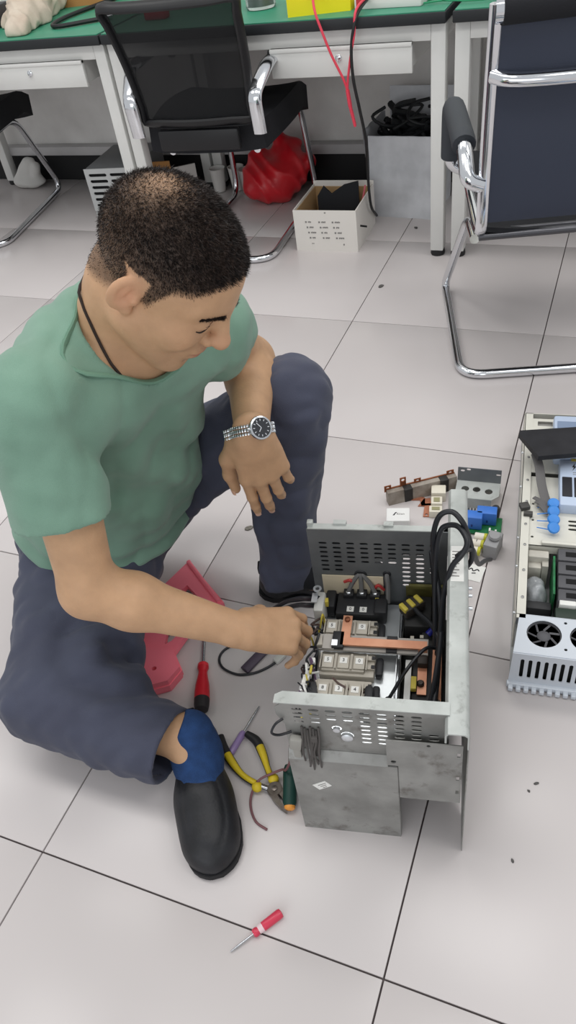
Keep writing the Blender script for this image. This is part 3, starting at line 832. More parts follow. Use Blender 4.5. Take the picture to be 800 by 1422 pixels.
def head_local(V):
    q = (V - c0) / HS
    return q @ hF, q @ hL, q @ hU
_zx = np.array([-.14, -.085, -.06, -.030, -.012, -.002, .008, .020, .027, .040, .058, .072, .082, .12])
_zz = np.array([-.060, -.058, -.046, -.032, -.004, .010, -.004, -.012, .012, .040, .046, .056, .066, .082])
def hair_mask(V):
    x, y, z = head_local(V)
    rad = np.sqrt(x*x + y*y*1.5 + (z-.03)**2)
    near = (rad < .135) & (np.abs(y) < .088) & (z > -.07)
    zl = np.interp(x, _zx, _zz)
    fade = np.clip((z - zl) / .014, 0, 1)
    ear = (np.abs(y) > .0765) & (x > -.032) & (x < .013) & (z < .036)
    return np.where(near & ~ear, fade, 0)
def skin_color(V):
    x, y, z = head_local(V)
    base = np.array(lin((191, 152, 118)))
    c = np.tile(base, (len(V), 1))
    hand_z = np.minimum(np.linalg.norm(V - J['WL'], axis=1), np.linalg.norm(V - J['WR'], axis=1))
    c *= (1 - .12*np.clip(1 - hand_z/.2, 0, 1))[:, None]
    face = (np.abs(x) < .2) & (np.abs(y) < .1) & (np.abs(z) < .15)
    def mix(w, rgb):
        nonlocal c
        w = np.clip(w, 0, 1)[:, None]; c = c*(1-w) + np.array(lin(rgb))*w
    lip = np.exp(-(((x-.104)/.014)**2 + (y/.021)**2 + ((z+.0645)/.0095)**2)**2)
    mix(lip*face*.75, (168, 100, 88))
    mix(face*np.exp(-(((x-.118)/.02)**2 + (y/.02)**2 + ((z+.03)/.02)**2))*.45, (205, 145, 118))
    for s in (1, -1):
        mix(face*np.exp(-(((x+.006)/.02)**2 + ((y-s*.083)/.012)**2 + (z/.03)**2))*.5, (205, 140, 112))
        mix(face*np.exp(-(((x-.094)/.006)**2 + ((y-s*.032)/.013)**2 + ((z+.003)/.0022)**2))*.85, (58, 38, 32))     # lash line
        mix(face*np.exp(-(((x-.06)/.03)**2 + ((y-s*.045)/.02)**2 + ((z+.02)/.02)**2))*.25, (205, 142, 112))
    stub = face*np.exp(-(((x-.075)/.04)**2 + ((z+.09)/.03)**2))
    mix(stub*.22, (120, 98, 84))
    hm = hair_mask(V)
    side = np.clip((z + .045)/.12, .0, 1)
    crown = np.exp(-(((x+.050)/.030)**2 + ((y+.012)/.034)**2 + ((z-.115)/.05)**2))
    mix(hm*(.62 + .34*side)*(1 - .55*crown), (60, 47, 41))
    return c
skin = M('skin', attr='tint', rough=.52, var=.07, scale=40, bump=.12, bscale=260, spec=.4, sss=.06)
body = adopt(field_object('body', B, skin, None, 2, skin_color))

# fingernails
mb = []
nailm = M('nail', (214, 172, 148), .3)
for tip, d_, n_, r_ in tipsL + tipsR:
    m = MB(); l_ = np.cross(n_, d_); vs = []
    for i in range(5):
        for j in range(5):
            a = (i/4-.5)*1.7; t = (j/4-.5)
            p = tip + d_*(t*r_*1.5 + r_*.12) + l_*math.sin(a)*r_*.98 + n_*(math.cos(a)*r_*1.0 + .0004 - .0012*t*t)
            vs.append(p)
    fs = [(i*5+j, i*5+j+1, i*5+j+6, i*5+j+5) for i in range(4) for j in range(4)]
    m.add(vs, fs); o = m.build('fingernail', nailm, None, 60); adopt(o)

# hair: short strands over the scalp
def strands(pts, nrm, length, width, lean, seed):
    r = np.random.default_rng(seed); n = len(pts)
    d = nrm + lean + r.normal(size=(n, 3))*.35; d /= np.linalg.norm(d, axis=1)[:, None]
    side = np.cross(d, r.normal(size=(n, 3))); side /= np.linalg.norm(side, axis=1)[:, None]
    L = (length * r.uniform(.7, 1.2, n))[:, None]
    a = pts - nrm*.0008 - side*width; b = pts - nrm*.0008 + side*width; t = pts + d*L
    V = np.stack([a, b, t], 1).reshape(-1, 3); F = np.arange(3*n).reshape(-1, 3)
    return V, F
bm_v = np.empty(len(body.data.vertices)*3, np.float32); body.data.vertices.foreach_get('co', bm_v); bm_v = bm_v.reshape(-1, 3)
bm_n = np.empty(len(bm_v)*3, np.float32); body.data.vertices.foreach_get('normal', bm_n); bm_n = bm_n.reshape(-1, 3)
hm = hair_mask(bm_v)
x, y, z = head_local(bm_v)
crown = np.exp(-(((x+.050)/.030)**2 + ((y+.012)/.034)**2 + ((z-.115)/.05)**2))
sidef = np.clip((z + .02)/.09, .05, 1)**1.3
wgt = hm * (.25 + .75*sidef) * (1 - .55*crown)
cand = np.nonzero(wgt > .03)[0]
pick = rng.choice(cand, 52000, p=wgt[cand]/wgt[cand].sum())
pp = bm_v[pick] + rng.normal(size=(len(pick), 3))*.0012; pn = bm_n[pick]
ln = .0018 + .0042*sidef[pick]*np.clip(hm[pick], .3, 1)*(1 - .3*crown[pick])
V, F = strands(pp, pn, ln, .00042, .9*hF - .3*hU, 3)
me = bpy.data.meshes.new('hair'); me.from_pydata(V.tolist(), [], F.tolist()); me.update()
hairm = M('hair_strands', (24, 20, 20), .45, rgb2=(48, 38, 34), scale=90, spec=.35)
adopt(link_mesh('hair', me, hairm))
# eyebrows
for s in (1, -1):
    n = 700; t = rng.uniform(0, 1, n)
    bx = .1005 - .004*t - .022*t*t; by = s*(.013 + .036*t); bz = .020 + .010*t - .008*t*t + rng.normal(size=n)*.0022*(1-.5*t)
    P0 = c0 + HS*(bx[:, None]*hF + by[:, None]*hL + bz[:, None]*hU)
    d = np.stack([.5 + 0*t, s*.6 + 0*t, .15 + 0*t], 1) @ HB
    # slide the roots onto the skin
    out = unit(hF*.9 + s*hL*.35)
    for _ in range(12):
        P0 = P0 - out[None]*B.sample(P0)[:, None]
    V, F = strands(P0, np.tile(out, (n, 1)), (.0068 - .003*t), .0005, s*hL*1.3 + .1*hU, 5)
    me = bpy.data.meshes.new('eyebrow'); me.from_pydata(V.tolist(), [], F.tolist()); me.update()
    adopt(link_mesh('eyebrow', me, M('eyebrow_hair', (34, 26, 24), .6)))

# cord around the neck
def onto_skin(p, gap=.0015):
    p = np.array(p, float)
    for _ in range(25):
        e = .003; d0 = float(B.sample(p))
        g = unit([float(B.sample(p + e*a) - B.sample(p - e*a)) for a in np.eye(3)])
        p = p + (gap - d0)*g*.8
    return p
right = [A_(-.500, .437, .826), A_(-.4886, .4224, .8075), A_(-.4799, .4143, .7865), A_(-.4736, .4118, .7616), A_(-.4656, .4088, .7399), A_(-.4568, .4069, .7217), A_(-.4467, .4206, .6871), A_(-.425, .450, .672)]
mir = lambda q: q - 2*((q - J['NB']) @ lat)*lat
ring = [onto_skin(q) for q in right + [mir(q) for q in right[::-1]]]
ring.append(onto_skin((right[0] + mir(right[0]))/2 - .03*fr))
m = MB().tube(catmull(ring, 3, True), .0021, 6, closed=True)
adopt(m.build('neck_cord', M('dark_cord', (44, 32, 28), .7)))

# lash lines of the lowered eyelids
for s in (1, -1):
    lp_ = [onto_skin(hp(*q), .0002) for q in ((.0965, s*.020, -.0035), (.0985, s*.027, -.0058), (.0970, s*.034, -.0068), (.0930, s*.041, -.0060), (.0880, s*.047, -.0035))]
    m = MB().tube(catmull(lp_, 4), [.0007 + .0007*math.sin(math.pi*i/16) for i in range(17)], 6)
    adopt(m.build('eyelash', M('lash', (40, 28, 24), .7)))
    lp_ = [onto_skin(hp(*q), -.0003) for q in ((.0985, s*.019, .0045), (.1000, s*.028, .0065), (.0960, s*.038, .0065), (.0890, s*.047, .0030))]
    m = MB().tube(catmull(lp_, 4), [.0003 + .0004*math.sin(math.pi*i/12) for i in range(13)], 6)
    adopt(m.build('eyelid_crease', M('lid_crease', (128, 92, 74), .7)))

# ---------------------------------------------------------------- t-shirt
S = Field((-1.0, .13, .10), (-.28, .90, .86), .0042)
S.add(ell(J['P'] + .415*sp - .005*fr, (.118, .182, .185), TB), .02)
S.add(ell(J['P'] + .20*sp + .005*fr, (.140, .182, .20), TB), .06)
S.add(ell(J['P'] + .06*sp, (.142, .185, .13), TB), .05)
S.add(cone(J['SR'] - .005*sp, J['SL'] - .005*sp, .066, .064), .05)
S.add(ell(J['NB'] - .085*sp - .035*fr, (.085, .165, .095), TB), .05)
S.add(cone(J['NB'] - .035*sp - .06*lat, J['NB'] - .035*sp + .06*lat, .066, .066), .05)
eR = J['SR']*.42 + J['ER']*.58; eL = J['SL']*.62 + J['EL']*.38
S.add(cone(J['SR'] + A_(-.012,-.004,-.01), eR + A_(-.008,-.002,0) + (eR - J['SR'])*.4, .076, .070), .035)
S.add(cone(J['SL'], eL + (eL - J['SL'])*.4, .062, .056), .035)
def shirt_folds(X, Y, Z):
    P = (X, Y, Z); q = np.stack([X, Y, Z], -1) - J['P']
    u = q @ fr; v = q @ lat; w = q @ sp
    uu = (u*26, v*58, w*30 + v*26); a = .0055*vnoise(P, 26, 1) + .0170*(.25 - np.abs(vnoise(uu, 1.25, 2)))*(.4 + .6*np.clip(.5 + vnoise(P, 9, 8), 0, 1)) + .0022*vnoise(P, 75, 9)
    # drape from the right shoulder down the chest, and rolls at the waist
    a += .0075*np.sin(60*(v*.8 + w*.55 + .02*np.sin(20*w)) + 6*vnoise(P, 8, 4)) * np.clip((u - .0)/.1, 0, 1) * np.exp(-((w - .30)/.16)**2)
    a += .0090*np.sin(75*w + 3*vnoise(P, 10, 3)) * np.exp(-((w - .06)/.07)**2)
    rs = np.linalg.norm(np.stack([X, Y, Z], -1) - (J['SR'] + A_(.02, .05, -.05)), axis=-1)
    a += .0075*np.sin(rs*80 + 4*vnoise(P, 9, 6)) * np.exp(-((rs - .06)/.06)**2)
    return a
S.displace(shirt_folds)
dR = unit(J['ER'] - J['SR']); dL = unit(J['EL'] - J['SL'])
# hems: cut each sleeve square to its arm, then hollow it out around the arm
def cutsleeve(E, d, other):
    X, Y, Z = S.grid((slice(None),)*3)
    t = ((X-E[0])*d[0] + (Y-E[1])*d[1] + (Z-E[2])*d[2])
    rr = np.sqrt((X-E[0]-t*d[0])**2 + (Y-E[1]-t*d[1])**2 + (Z-E[2]-t*d[2])**2)
    reg = (rr < .085) & (t > -.03)
    S.d[reg] = np.maximum(S.d, t)[reg]
cutsleeve(eR, dR, 0); cutsleeve(eL, dL, 0)
S.add(cone(eR - dR*.028, eR + dR*.06, .052, .055), .004, sub=True)
S.add(cone(eL - dL*.028, eL + dL*.06, .048, .052), .004, sub=True)
# neck opening: round with a slight V in front
nk = J['NB'] - .012*sp
nd = unit(hp(-.015, 0, -.05) - J['NB']); nb0 = unit(np.cross(lat, nd)); nb1 = np.cross(nd, nb0)
S.add(cone(nk + .016*fr - .020*nd, nk + .03*fr + .14*nd, .076, .092), .006, sub=True)
S.cut(J['P'] - .055*sp, -sp + .25*fr, .004)
def shirt_color(V):
    c = np.tile(np.array(lin((103, 146, 120))), (len(V), 1))
    return c
shirt_m = M('green_cotton', (119, 153, 135), .85, rgb2=(112, 146, 128), scale=14, bump=.25, bscale=900, sheen=.15)
shirt = adopt(field_object('t_shirt', S, shirt_m, None, 3))
# ribbed collar follows the edge of the opening
col = []
for k in range(56):
    a = 2*math.pi*k/56; dirv = math.cos(a)*nb0 + math.sin(a)*nb1
    best = None
    for w in np.arange(.06, -.12, -.002):
        rr_ = np.arange(.03, .17, .003)
        Pq = (nk + .016*fr + w*nd)[None] + rr_[:, None]*dirv[None]
        ds = S.sample(Pq)
        hit = np.nonzero(ds < 0)[0]
        if len(hit): best = Pq[hit[0]]; break
    if best is not None: col.append(best)
col = [Vector(c) for c in col]
for _ in range(6): col = [(col[i-1] + col[i]*2 + col[(i+1) % len(col)])/4 for i in range(len(col))]
m = MB().tube(col, .0055, 8, closed=True, flat=.55)
adopt(m.build('collar', M('green_rib', (110, 148, 128), .9, bump=.3, bscale=500)))

# ---------------------------------------------------------------- trousers
T = Field((-.96, .02, .0), (-.20, .98, .62), .0044)
T.add(ell(J['P'] + .01*sp, (.122, .165, .125), TB), .03)
T.add(ell(J['P'] - .05*sp - .03*fr, (.115, .16, .085), TB), .04)
T.add(cone(J['HR'] + A_(.0, 0, .0), J['KR'] + A_(.0, .01, .008), .105, .077), .05)
T.add(cone(A_(-.68, .50, .17), A_(-.625, .335, .125), .085, .070), .06)
T.add(cone(J['HL'], J['KL'] + A_(.002, 0, -.004), .095, .073), .05)
aR = J['AR'] + unit(J['KR'] - J['AR'])*.0; hemR = A_(-.425, .200, .098)
T.add(cone(J['KR'] + A_(0, .005, .005), hemR, .086, .078, (A_(0, .3, 1), 1.12)), .03)
T.add(cone(J['KR'] + A_(.05, .05, .02), A_(-.56, .235, .10), .07, .07), .05)
hemL = J['AL'] + A_(0, .003, -.032)
T.add(cone(J['KL'], hemL, .072, .060), .03)
def pant_folds(X, Y, Z):
    P = (X, Y, Z); Q = np.stack([X, Y, Z], -1)
    a = .0065*vnoise(P, 26, 11) + .0150*(.25 - np.abs(vnoise((X*42 - Y*18, Y*40, Z*52), 1.2, 12)))*(.35 + .65*np.clip(.5 + vnoise(P, 9, 18), 0, 1)) + .0025*vnoise(P, 80, 17)
    # creases radiating from the crotch along the left thigh
    ax = unit(J['KL'] - J['HL']); q = Q - J['HL']; t = q @ ax; r = q - t[..., None]*ax
    ang = np.arctan2(r @ np.cross(ax, A_(0, 0, 1)), r @ A_(0, 0, 1))
    a += .0085*np.sin(7*ang + 9*t + 2*vnoise(P, 9, 13)) * np.exp(-((t - .12)/.15)**2)
    # bunching behind the right knee
    kq = np.linalg.norm(Q - (J['KR'] + A_(.10, .10, .05)), axis=-1)
    a += .0110*np.sin(kq*75 + 3*vnoise(P, 14, 14)) * np.exp(-((kq - .06)/.06)**2)
    # shin of the left leg
    ax2 = unit(hemL - J['KL']); q2 = Q - J['KL']; t2 = q2 @ ax2; r2 = q2 - t2[..., None]*ax2
    an2 = np.arctan2(r2 @ A_(0, 1, 0), r2 @ A_(1, 0, 0))
    a += .0060*np.sin(4*an2 - 18*t2 + 2*vnoise(P, 10, 15)) * np.exp(-((t2 - .2)/.14)**2)
    return a
T.displace(pant_folds)
hd = unit(hemR - J['KR'])
def cutleg(E, d, rad):
    X, Y, Z = T.grid((slice(None),)*3)
    t = ((X-E[0])*d[0] + (Y-E[1])*d[1] + (Z-E[2])*d[2])
    rr = np.sqrt((X-E[0]-t*d[0])**2 + (Y-E[1]-t*d[1])**2 + (Z-E[2]-t*d[2])**2)
    reg = (rr < rad) & (t > -.03) & (t < .15)
    T.d[reg] = np.maximum(T.d, t)[reg]
cutleg(hemR, hd, .13); hl = unit(hemL - J['KL']); cutleg(hemL, hl, .11)
T.add(cone(hemR - hd*.05, hemR + hd*.1, .060, .066, (A_(0, .3, 1), 1.12)), .004, sub=True)
T.cut(A_(0, 0, .006), (0, 0, -1), .004)
pant_m = M('navy_cotton', (69, 73, 91), .82, rgb2=(62, 65, 82), scale=10, bump=.2, bscale=700, sheen=.1)
adopt(field_object('trousers', T, pant_m, None, 3))

# ---------------------------------------------------------------- sock and shoes
def shoe_frame(H, Tt):
    d = Vector(Tt) - Vector(H); rz = math.atan2(d.y, d.x)
    return Matrix.Translation(Vector(H)) @ Matrix.Rotation(rz, 4, 'Z')
def shoe_half(t, side):
    """half width of the outline at t (0 heel .. 1 toe)"""
    w = np.interp(t, [0, .03, .10, .22, .38, .55, .70, .84, .93, .98, 1.0], [.012, .024, .034, .037, .036, .042, .0475, .046, .036, .022, .008])
    return w + (.003*math.sin(math.pi*min(1, max(0, (t-.4)/.6))) * side)
def outline(L=.275, grow=0.):
    ts = [.0, .01, .03, .06, .1, .16, .24, .32, .42, .52, .62, .7, .78, .85, .9, .94, .97, .99, 1.0]
    a = [(t*L + grow*(2*t-1), -(shoe_half(t, -1)+grow)) for t in ts]; b = [(t*L + grow*(2*t-1), shoe_half(t, 1)+grow) for t in reversed(ts)]
    return a + b
def make_shoe(par, mtx):
    sh = bpy.data.objects.new('shoe', None); COL.objects.link(sh); sh.parent = par
    F = Field((-.03, -.08, .0), (.31, .08, .14), .003)
    F.add(cone((.040, 0, .030), (.040, 0, .052), .037, .033), .01)
    F.add(cone((.045, 0, .040), (.155, 0, .042), .038, .042), .02)
    F.add(cone((.155, 0, .030), (.222, .001, .020), .047, .045, (A_(0, 0, 1), 1.1)), .03)
    F.add(ell((.200, 0, .022), (.074, .047, .044)), .02)
    F.add(ell((.066, 0, .106), (.056, .031, .046)), .006, sub=True)
    F.displace(lambda X, Y, Z: .0014*np.exp(-((np.hypot((X-.19)/.07, Y/.034) - 1)/.10)**2)*(Z > .03) - .0012*np.exp(-((X-.105)/.004)**2)*(np.abs(Y) < .02))
    F.cut(A_(0, 0, .014), (0, 0, -1))
    up = field_object('upper', F, M('black_leather', (28, 29, 33), .5, var=.3, scale=30, bump=.15, bscale=200), sh, 2)
    m = MB().prism(outline(grow=.001), lambda a, b, t: (a, b, t), 0., .006); m.prism(outline(grow=.003), lambda a, b, t: (a, b, t), .006, .017)
    m.build('sole', M('black_rubber', (24, 24, 27), .75), sh, 30)
    m = MB().box((.160, 0, .0770), (.018, .030, .012), bev=.003, rot=Matrix.Rotation(R(14), 3, 'Y')); 
    m.build('badge', M('grey_badge', (72, 76, 82), .4), sh)
    m = MB().box((.006, 0, .093), (.008, .026, .030), bev=.003) if False else MB().box((.008, 0, .078), (.008, .024, .020), bev=.003); m.build('pull_tab', M('black_web', (20, 20, 22), .9), sh)
    sh.matrix_parent_inverse = PM; sh.matrix_local = sh.matrix_local
    sh.matrix_basis = mtx
    return sh
shoeR = make_shoe(person, shoe_frame((-.440, .285, .0), (-.286, .046, 0)))
shoeL = dup(shoeR, person); shoeL.matrix_basis = shoe_frame((-.452, .640, 0), (-.205, .735, 0)); shoeL.matrix_parent_inverse = PM
K = Field((-.50, .10, .0), (-.30, .32, .17), .003)
K.add(cone(A_(-.405, .231, .098), A_(-.392, .212, .055), .042, .042), .01)
K.add(cone(A_(-.395, .220, .060), A_(-.347, .145, .046), .042, .036), .02)
K.cut(A_(-.424, .228, .112), (-.86, -.12, .50))
K2 = Field((-.48, .56, .0), (-.22, .76, .16), .003)
K2.add(cone(J['AL'] + A_(.004, 0, -.005), A_(-.30, .68, .05), .038, .032), .02)
K2.cut(A_(0, 0, .02), (0, 0, -1))
sock2 = adopt(field_object('sock', K2, M('black_knit', (26, 27, 32), .95), None, 2)); sock2['label'] = 'black sock'
sock = adopt(field_object('sock', K, M('blue_knit', (34, 64, 110), .95, bump=.5, bscale=600, var=.15, scale=60), None, 2))

# ---------------------------------------------------------------- wristwatch
watch = bpy.data.objects.new('wristwatch', None); COL.objects.link(watch)
adopt(watch)
steel = M('watch_steel', (205, 208, 212), .25, 1.)
wc = J['WL'] - .0*unit(J['EL'] - J['WL']); wa = unit(J['WL'] - J['EL'])
wa = unit(wa*.45 + A_(.03, .04, -1)*.55)
wn = unit(nL*.93 + A_(.35, .2, .2)); wn = unit(wn - wa*(wn @ wa)); wl = np.cross(wa, wn)
pts = []
wcen = wc - wa*.004
def wrist_r(dirv):
    t = .014
    while t < .06 and B.sample(wcen + dirv*t) < .0005: t += .0006
    return t
prof = [wrist_r(math.cos(2*math.pi*k/44)*wn + math.sin(2*math.pi*k/44)*wl) for k in range(44)]
prof = [(prof[i-1] + prof[i]*2 + prof[(i+1) % 44])/4 for i in range(44)]
def wpt(k, up): a = 2*math.pi*k/44; dv = math.cos(a)*wn + math.sin(a)*wl; return wcen + dv*(prof[k % 44] + up), dv
for k in range(4, 41):
    p, dv = wpt(k, .0020); tv = np.cross(wa, dv)
    m = MB()
    rot = Matrix((Vector(wa), Vector(tv), Vector(dv))).transposed()
    for off, wd in ((-.0062, .0045), (0, .0058), (.0062, .0045)):
        m.box(Vector(p) + Vector(wa)*off, (wd, .0038, .0028), bev=.0008, rot=rot)
    o = m.build('link', steel); o.parent = watch
p, dv = wpt(0, .0045); dv = Vector(dv); p = Vector(p)
m = MB().lathe([(.0150, -.004), (.0182, -.003), (.0190, .001), (.0182, .0032), (.0158, .0040), (.0152, .0030)], p, dv, 32)
m.cyl(p + Vector(wl)*.018, p + Vector(wl)*.0225, .0024)
m.build('case', steel).parent = watch
m = MB().lathe([(.0150, .0028), (.0151, .0034)], p, dv, 32); m.build('dial', M('watch_dial', (22, 26, 34), .2, coat=1.)).parent = watch
m = MB(); rot = Matrix((Vector(wa), Vector(np.cross(wa, np.array(dv))), dv)).transposed(); sv = rot @ Vector((0, 1, 0))
for k in range(12):
    a = k*math.pi/6; q = p + dv*.0036 + (Vector(wa)*math.cos(a) + sv*math.sin(a))*.0122
    m.box(q, (.0030, .0011, .0006), rot=rot @ Matrix.Rotation(a, 3, 'Z'))
for a, L in ((.6, .0075), (2.4, .0105)):
    q = p + dv*.0040 + (Vector(wa)*math.cos(a) + sv*math.sin(a))*L*.5
    m.box(q, (L, .0012, .0005), rot=rot @ Matrix.Rotation(a, 3, 'Z'))
m.build('hands', M('watch_marks', (225, 228, 232), .3, .6), None).parent = watch

# ================================================================ the opened chassis in front of the man (local u right, v away, z up)
galv = M('galvanised_steel', (156, 156, 153), .45, .3, rgb2=(126, 126, 123), scale=14, detail=7, bump=.06, bscale=40, stain=(92, 86, 80), sscale=22, sth=.56)
galv_l = M('pale_galvanised', (187, 191, 188), .5, .3, rgb2=(170, 174, 171), scale=22, detail=8, stain=(134, 136, 132), sscale=34, sth=.57)
galv_d = M('dark_galvanised', (122, 126, 128), .45, .5, rgb2=(104, 107, 110), scale=12, detail=6)
alu = M('bright_aluminium', (214, 218, 222), .32, .8, var=.06, scale=20)
blk = M('black_moulding', (38, 39, 42), .55)
mod_m = M('grey_beige_resin', (188, 182, 170), .6, var=.05, scale=40)
copper = M('copper', (206, 150, 120), .4, .3, rgb2=(190, 130, 100), scale=30, detail=6)
wht = M('white_label', (232, 232, 228), .7)
inkb = M('black_ink', (36, 36, 40), .7)
yel = M('yellow_sleeve', (204, 186, 76), .55)
cab = M('black_cable_sheath', (30, 32, 37), .42)
ch = thing('inverter_chassis', 'open metal chassis with slotted end plates and copper bars beside the man', 'chassis', (-.19, .199, 0), R(11.3))
sx = lambda u0: (u0, u0 + .0148)
# front end plate
holes = []
rows = {0: 4, 1: 4, 2: 3, 3: 3, 4: 8, 5: 8, 6: 8, 7: 9, 8: 9}
for c_ in range(9):
    u0 = .018 + .0233*c_
    for r_ in range(rows[c_]):
        if c_ == 8 and r_ < 4: continue
        holes.append(slot2(u0, u0+.0150, .341 - .0107*r_, .0052))
holes.append(circle2(.078, .298, .0075)); holes.append(circle2(.092, .282, .0095))
m = MB().plate([(0, .135), (.232, .135), (.232, .352), (.004, .352), (-.006, .342), (-.006, .325), (.004, .300)], holes, lambda a, b, q: (a, q, b), -.0115, -.010)
fp = m.build('front_plate', galv, ch, 30)
m = MB().prism([(-.006, -.0115), (.232, -.0115), (.232, .008), (.004, .008), (-.006, .002)], lambda a, b, q: (a, b, q), .3515, .3535)
m.build('front_flange', galv_l, ch)
m = MB().lathe([(.0085, 0), (.0085, .004), (.006, .006), (.001, .0062)], (.092, -.012, .282), (0, -1, 0), 16); m.lathe([(.005, 0), (.005, .004), (.001, .0045)], (.078, -.011, .298), (0, -1, 0), 12)
m.build('bolt', alu, fp)
# lower front left plate, right box
m = MB().box((.0815, -.0225, .1125), (.159, .002, .225)); m.box((.0025, -.012, .1125), (.002, .02, .225)); m.box((.161, -.012, .112), (.0015, .020, .22))
m.prism([(-.0110, .238), (-.0125, .238), (-.0240, .2255), (-.0225, .2255)], lambda a, b, q: (q, a, b), .002, .1475)
lp = m.build('lower_plate', galv, ch)
m = MB().box((.045, -.0240, .152), (.026, .0008, .016), rot=Matrix.Rotation(R(-38), 3, 'Y')); o = m.build('sticker', wht, lp)
m = MB()
for k in range(3): m.box((.045 + .002*k, -.0246, .156 - .004*k), (.016 - .004*k, .0004, .0010), rot=Matrix.Rotation(R(-38), 3, 'Y'))
m.build('sticker_print', M('grey_print'), lp)
m = MB().plate([(.163, .138), (.251, .138), (.251, .300), (.147, .300), (.147, .232), (.163, .232)], [circle2(.150+.006, .243, .004, 10), circle2(.205, .293, .003, 8)] + [[(.2435, z), (.248, z), (.248, z+.010), (.2435, z+.010)] for z in (.165, .205, .27)], lambda a, b, q: (a, q, b), -.0245, -.0230)
m.box((.207, -.010, .139), (.088, .027, .002)); m.box((.163, -.010, .185), (.0015, .026, .094))
m.build('right_box', galv, ch)
# right side plate and top channel
m = MB().plate([(-.036, 0), (.02, 0), (.06, .03), (.36, .03), (.44, .06), (.44, .345), (-.036, .345)], [circle2(-.022, .07, .005), circle2(-.022, .30, .006)], lambda a, b, q: (q, a, b), .2565, .2580)
m.build('side_plate', galv, ch)
m = MB()
prof_ = [(.226, .328), (.226, .346), (.230, .351), (.252, .351), (.2575, .346), (.2575, .315), (.2555, .315), (.2555, .344), (.251, .3485), (.231, .3485), (.2285, .345), (.2285, .328)]
m.prism(prof_, lambda a, b, q: (a - .03*q, q, b) if False else (a, q, b), -.038, .437)
tc_ = m.build('top_channel', galv_l, ch, 50)
m = MB().box((.241, .262, .3514), (.020, .075, .0006)); o = m.build('sticker', wht, tc_)
m = MB()
for k in range(9): m.box((.2365 if k % 2 else .2385, .235 + .0065*k, .3519), (.007 if k % 2 else .011, .0018, .0004))
m.build('sticker_print', M('grey_print'), tc_)
m = MB()
for v_ in (.19, .215, .23): MB().cyl((.2575, v_, .330), (.264, v_, .330), .0028, seg=8).build('screw', alu, ch)
# rear end plate
holes = []
for c_ in range(9):
    n_ = 7 if c_ < 2 else (5 if c_ < 6 else 10)
    for r_ in range(n_):
        if c_ == 8 and r_ in (7, 8): continue
        u0 = .006 + .0238*c_
        holes.append(slot2(u0, u0+.0148, .310 - .0113*r_, .0055))
holes += [circle2(.075, .232, .0098, 18), circle2(.122, .236, .0062, 14)]
m = MB().plate([(-.010, .02), (.226, .02), (.226, .343), (-.012, .343)], holes, lambda a, b, q: (a, q, b), .338, .3395)
rp_ = m.build('rear_plate', galv_d, ch, 30)
m = MB().plate([(0, .195), (.100, .195), (.100, .258), (.150, .258), (.150, .270), (.228, .270), (.228, .338), (0, .338)], [circle2(.075, .232, .016, 14)], lambda a, b, q: (a, q, b), .354, .356); m.build('slot_backing', M('dark_backing', (40, 41, 44), .7), ch, 30)  # added dark sheet, shaped to hide the bright floor behind the slots
m = MB().box((.1045, .3445, .3440), (.229, .013, .002)); m.box((-.006, .348, .348), (.010, .010, .010), bev=.001); m.box((.045, .352, .338), (.022, .010, .022)); m.box((.128, .350, .340), (.016, .010, .018))
m.build('rear_flange', galv_l, ch)
# inside: heat sink, mounting plate, compartment floor
m = MB().box((.078, .165, .152), (.142, .336, .012))
for k in range(16): m.box((.010 + .009*k, .165, .082), (.0022, .336, .128))
m.build('heat_sink', alu, ch)
m = MB().plate([(.098, .086), (.146, .086), (.146, .262), (.146, .318), (.118, .318), (.118, .285), (.098, .262)], [circle2(.136, .12, .003, 8)], lambda a, b, q: (a, b, q), .160, .163)
m.box((.1455, .20, .168), (.0015, .235, .016)); m.build('mounting_sheet', M('polished_sheet', (196, 200, 202), .34, .6, var=.05, scale=30), ch)
m = MB().box((.190, .165, .118), (.078, .336, .006)); m.box((.1525, .165, .14), (.0015, .336, .05))
m.build('compartment_floor', M('dark_board', (44, 46, 44), .6, var=.3, scale=50), ch)
m = MB().box((.060, .3360, .205), (.110, .0015, .05)); m.build('insulating_card', M('cream_card', (214, 202, 176), .8), ch)
# black rectifier module
bmod = MB().box((.076, .308, .172), (.088, .050, .030), bev=.003)
for k in range(3): bmod.box((.052 + .024*k, .327, .191), (.018, .016, .010), bev=.001)
bmod.box((.112, .300, .180), (.022, .034, .030), bev=.003); bmod.box((.020, .315, .176), (.018, .04, .03), bev=.003)
bm_ = bmod.build('rectifier', blk, ch)
for k in range(3): MB().lathe([(.0045, 0), (.0045, .003), (.003, .004)], (.052 + .024*k, .325, .196), seg=8).build('terminal_screw', alu, bm_)
def lab(par, u, v, z, ch_, s=.0125):
    l_ = MB().box((u, v, z), (s, s*.95, .0008)).build('number_label', wht, par)
    tx = text_mesh('digit', ch_, s*.72, inkb, l_, (u, v, z+.0005)); return l_
lab(bm_, .058, .294, .1878, '0'); lab(bm_, .081, .294, .1878, '0')
MB().box((.104, .322, .190), (.007, .008, .004), bev=.001).build('tag', yel, bm_)
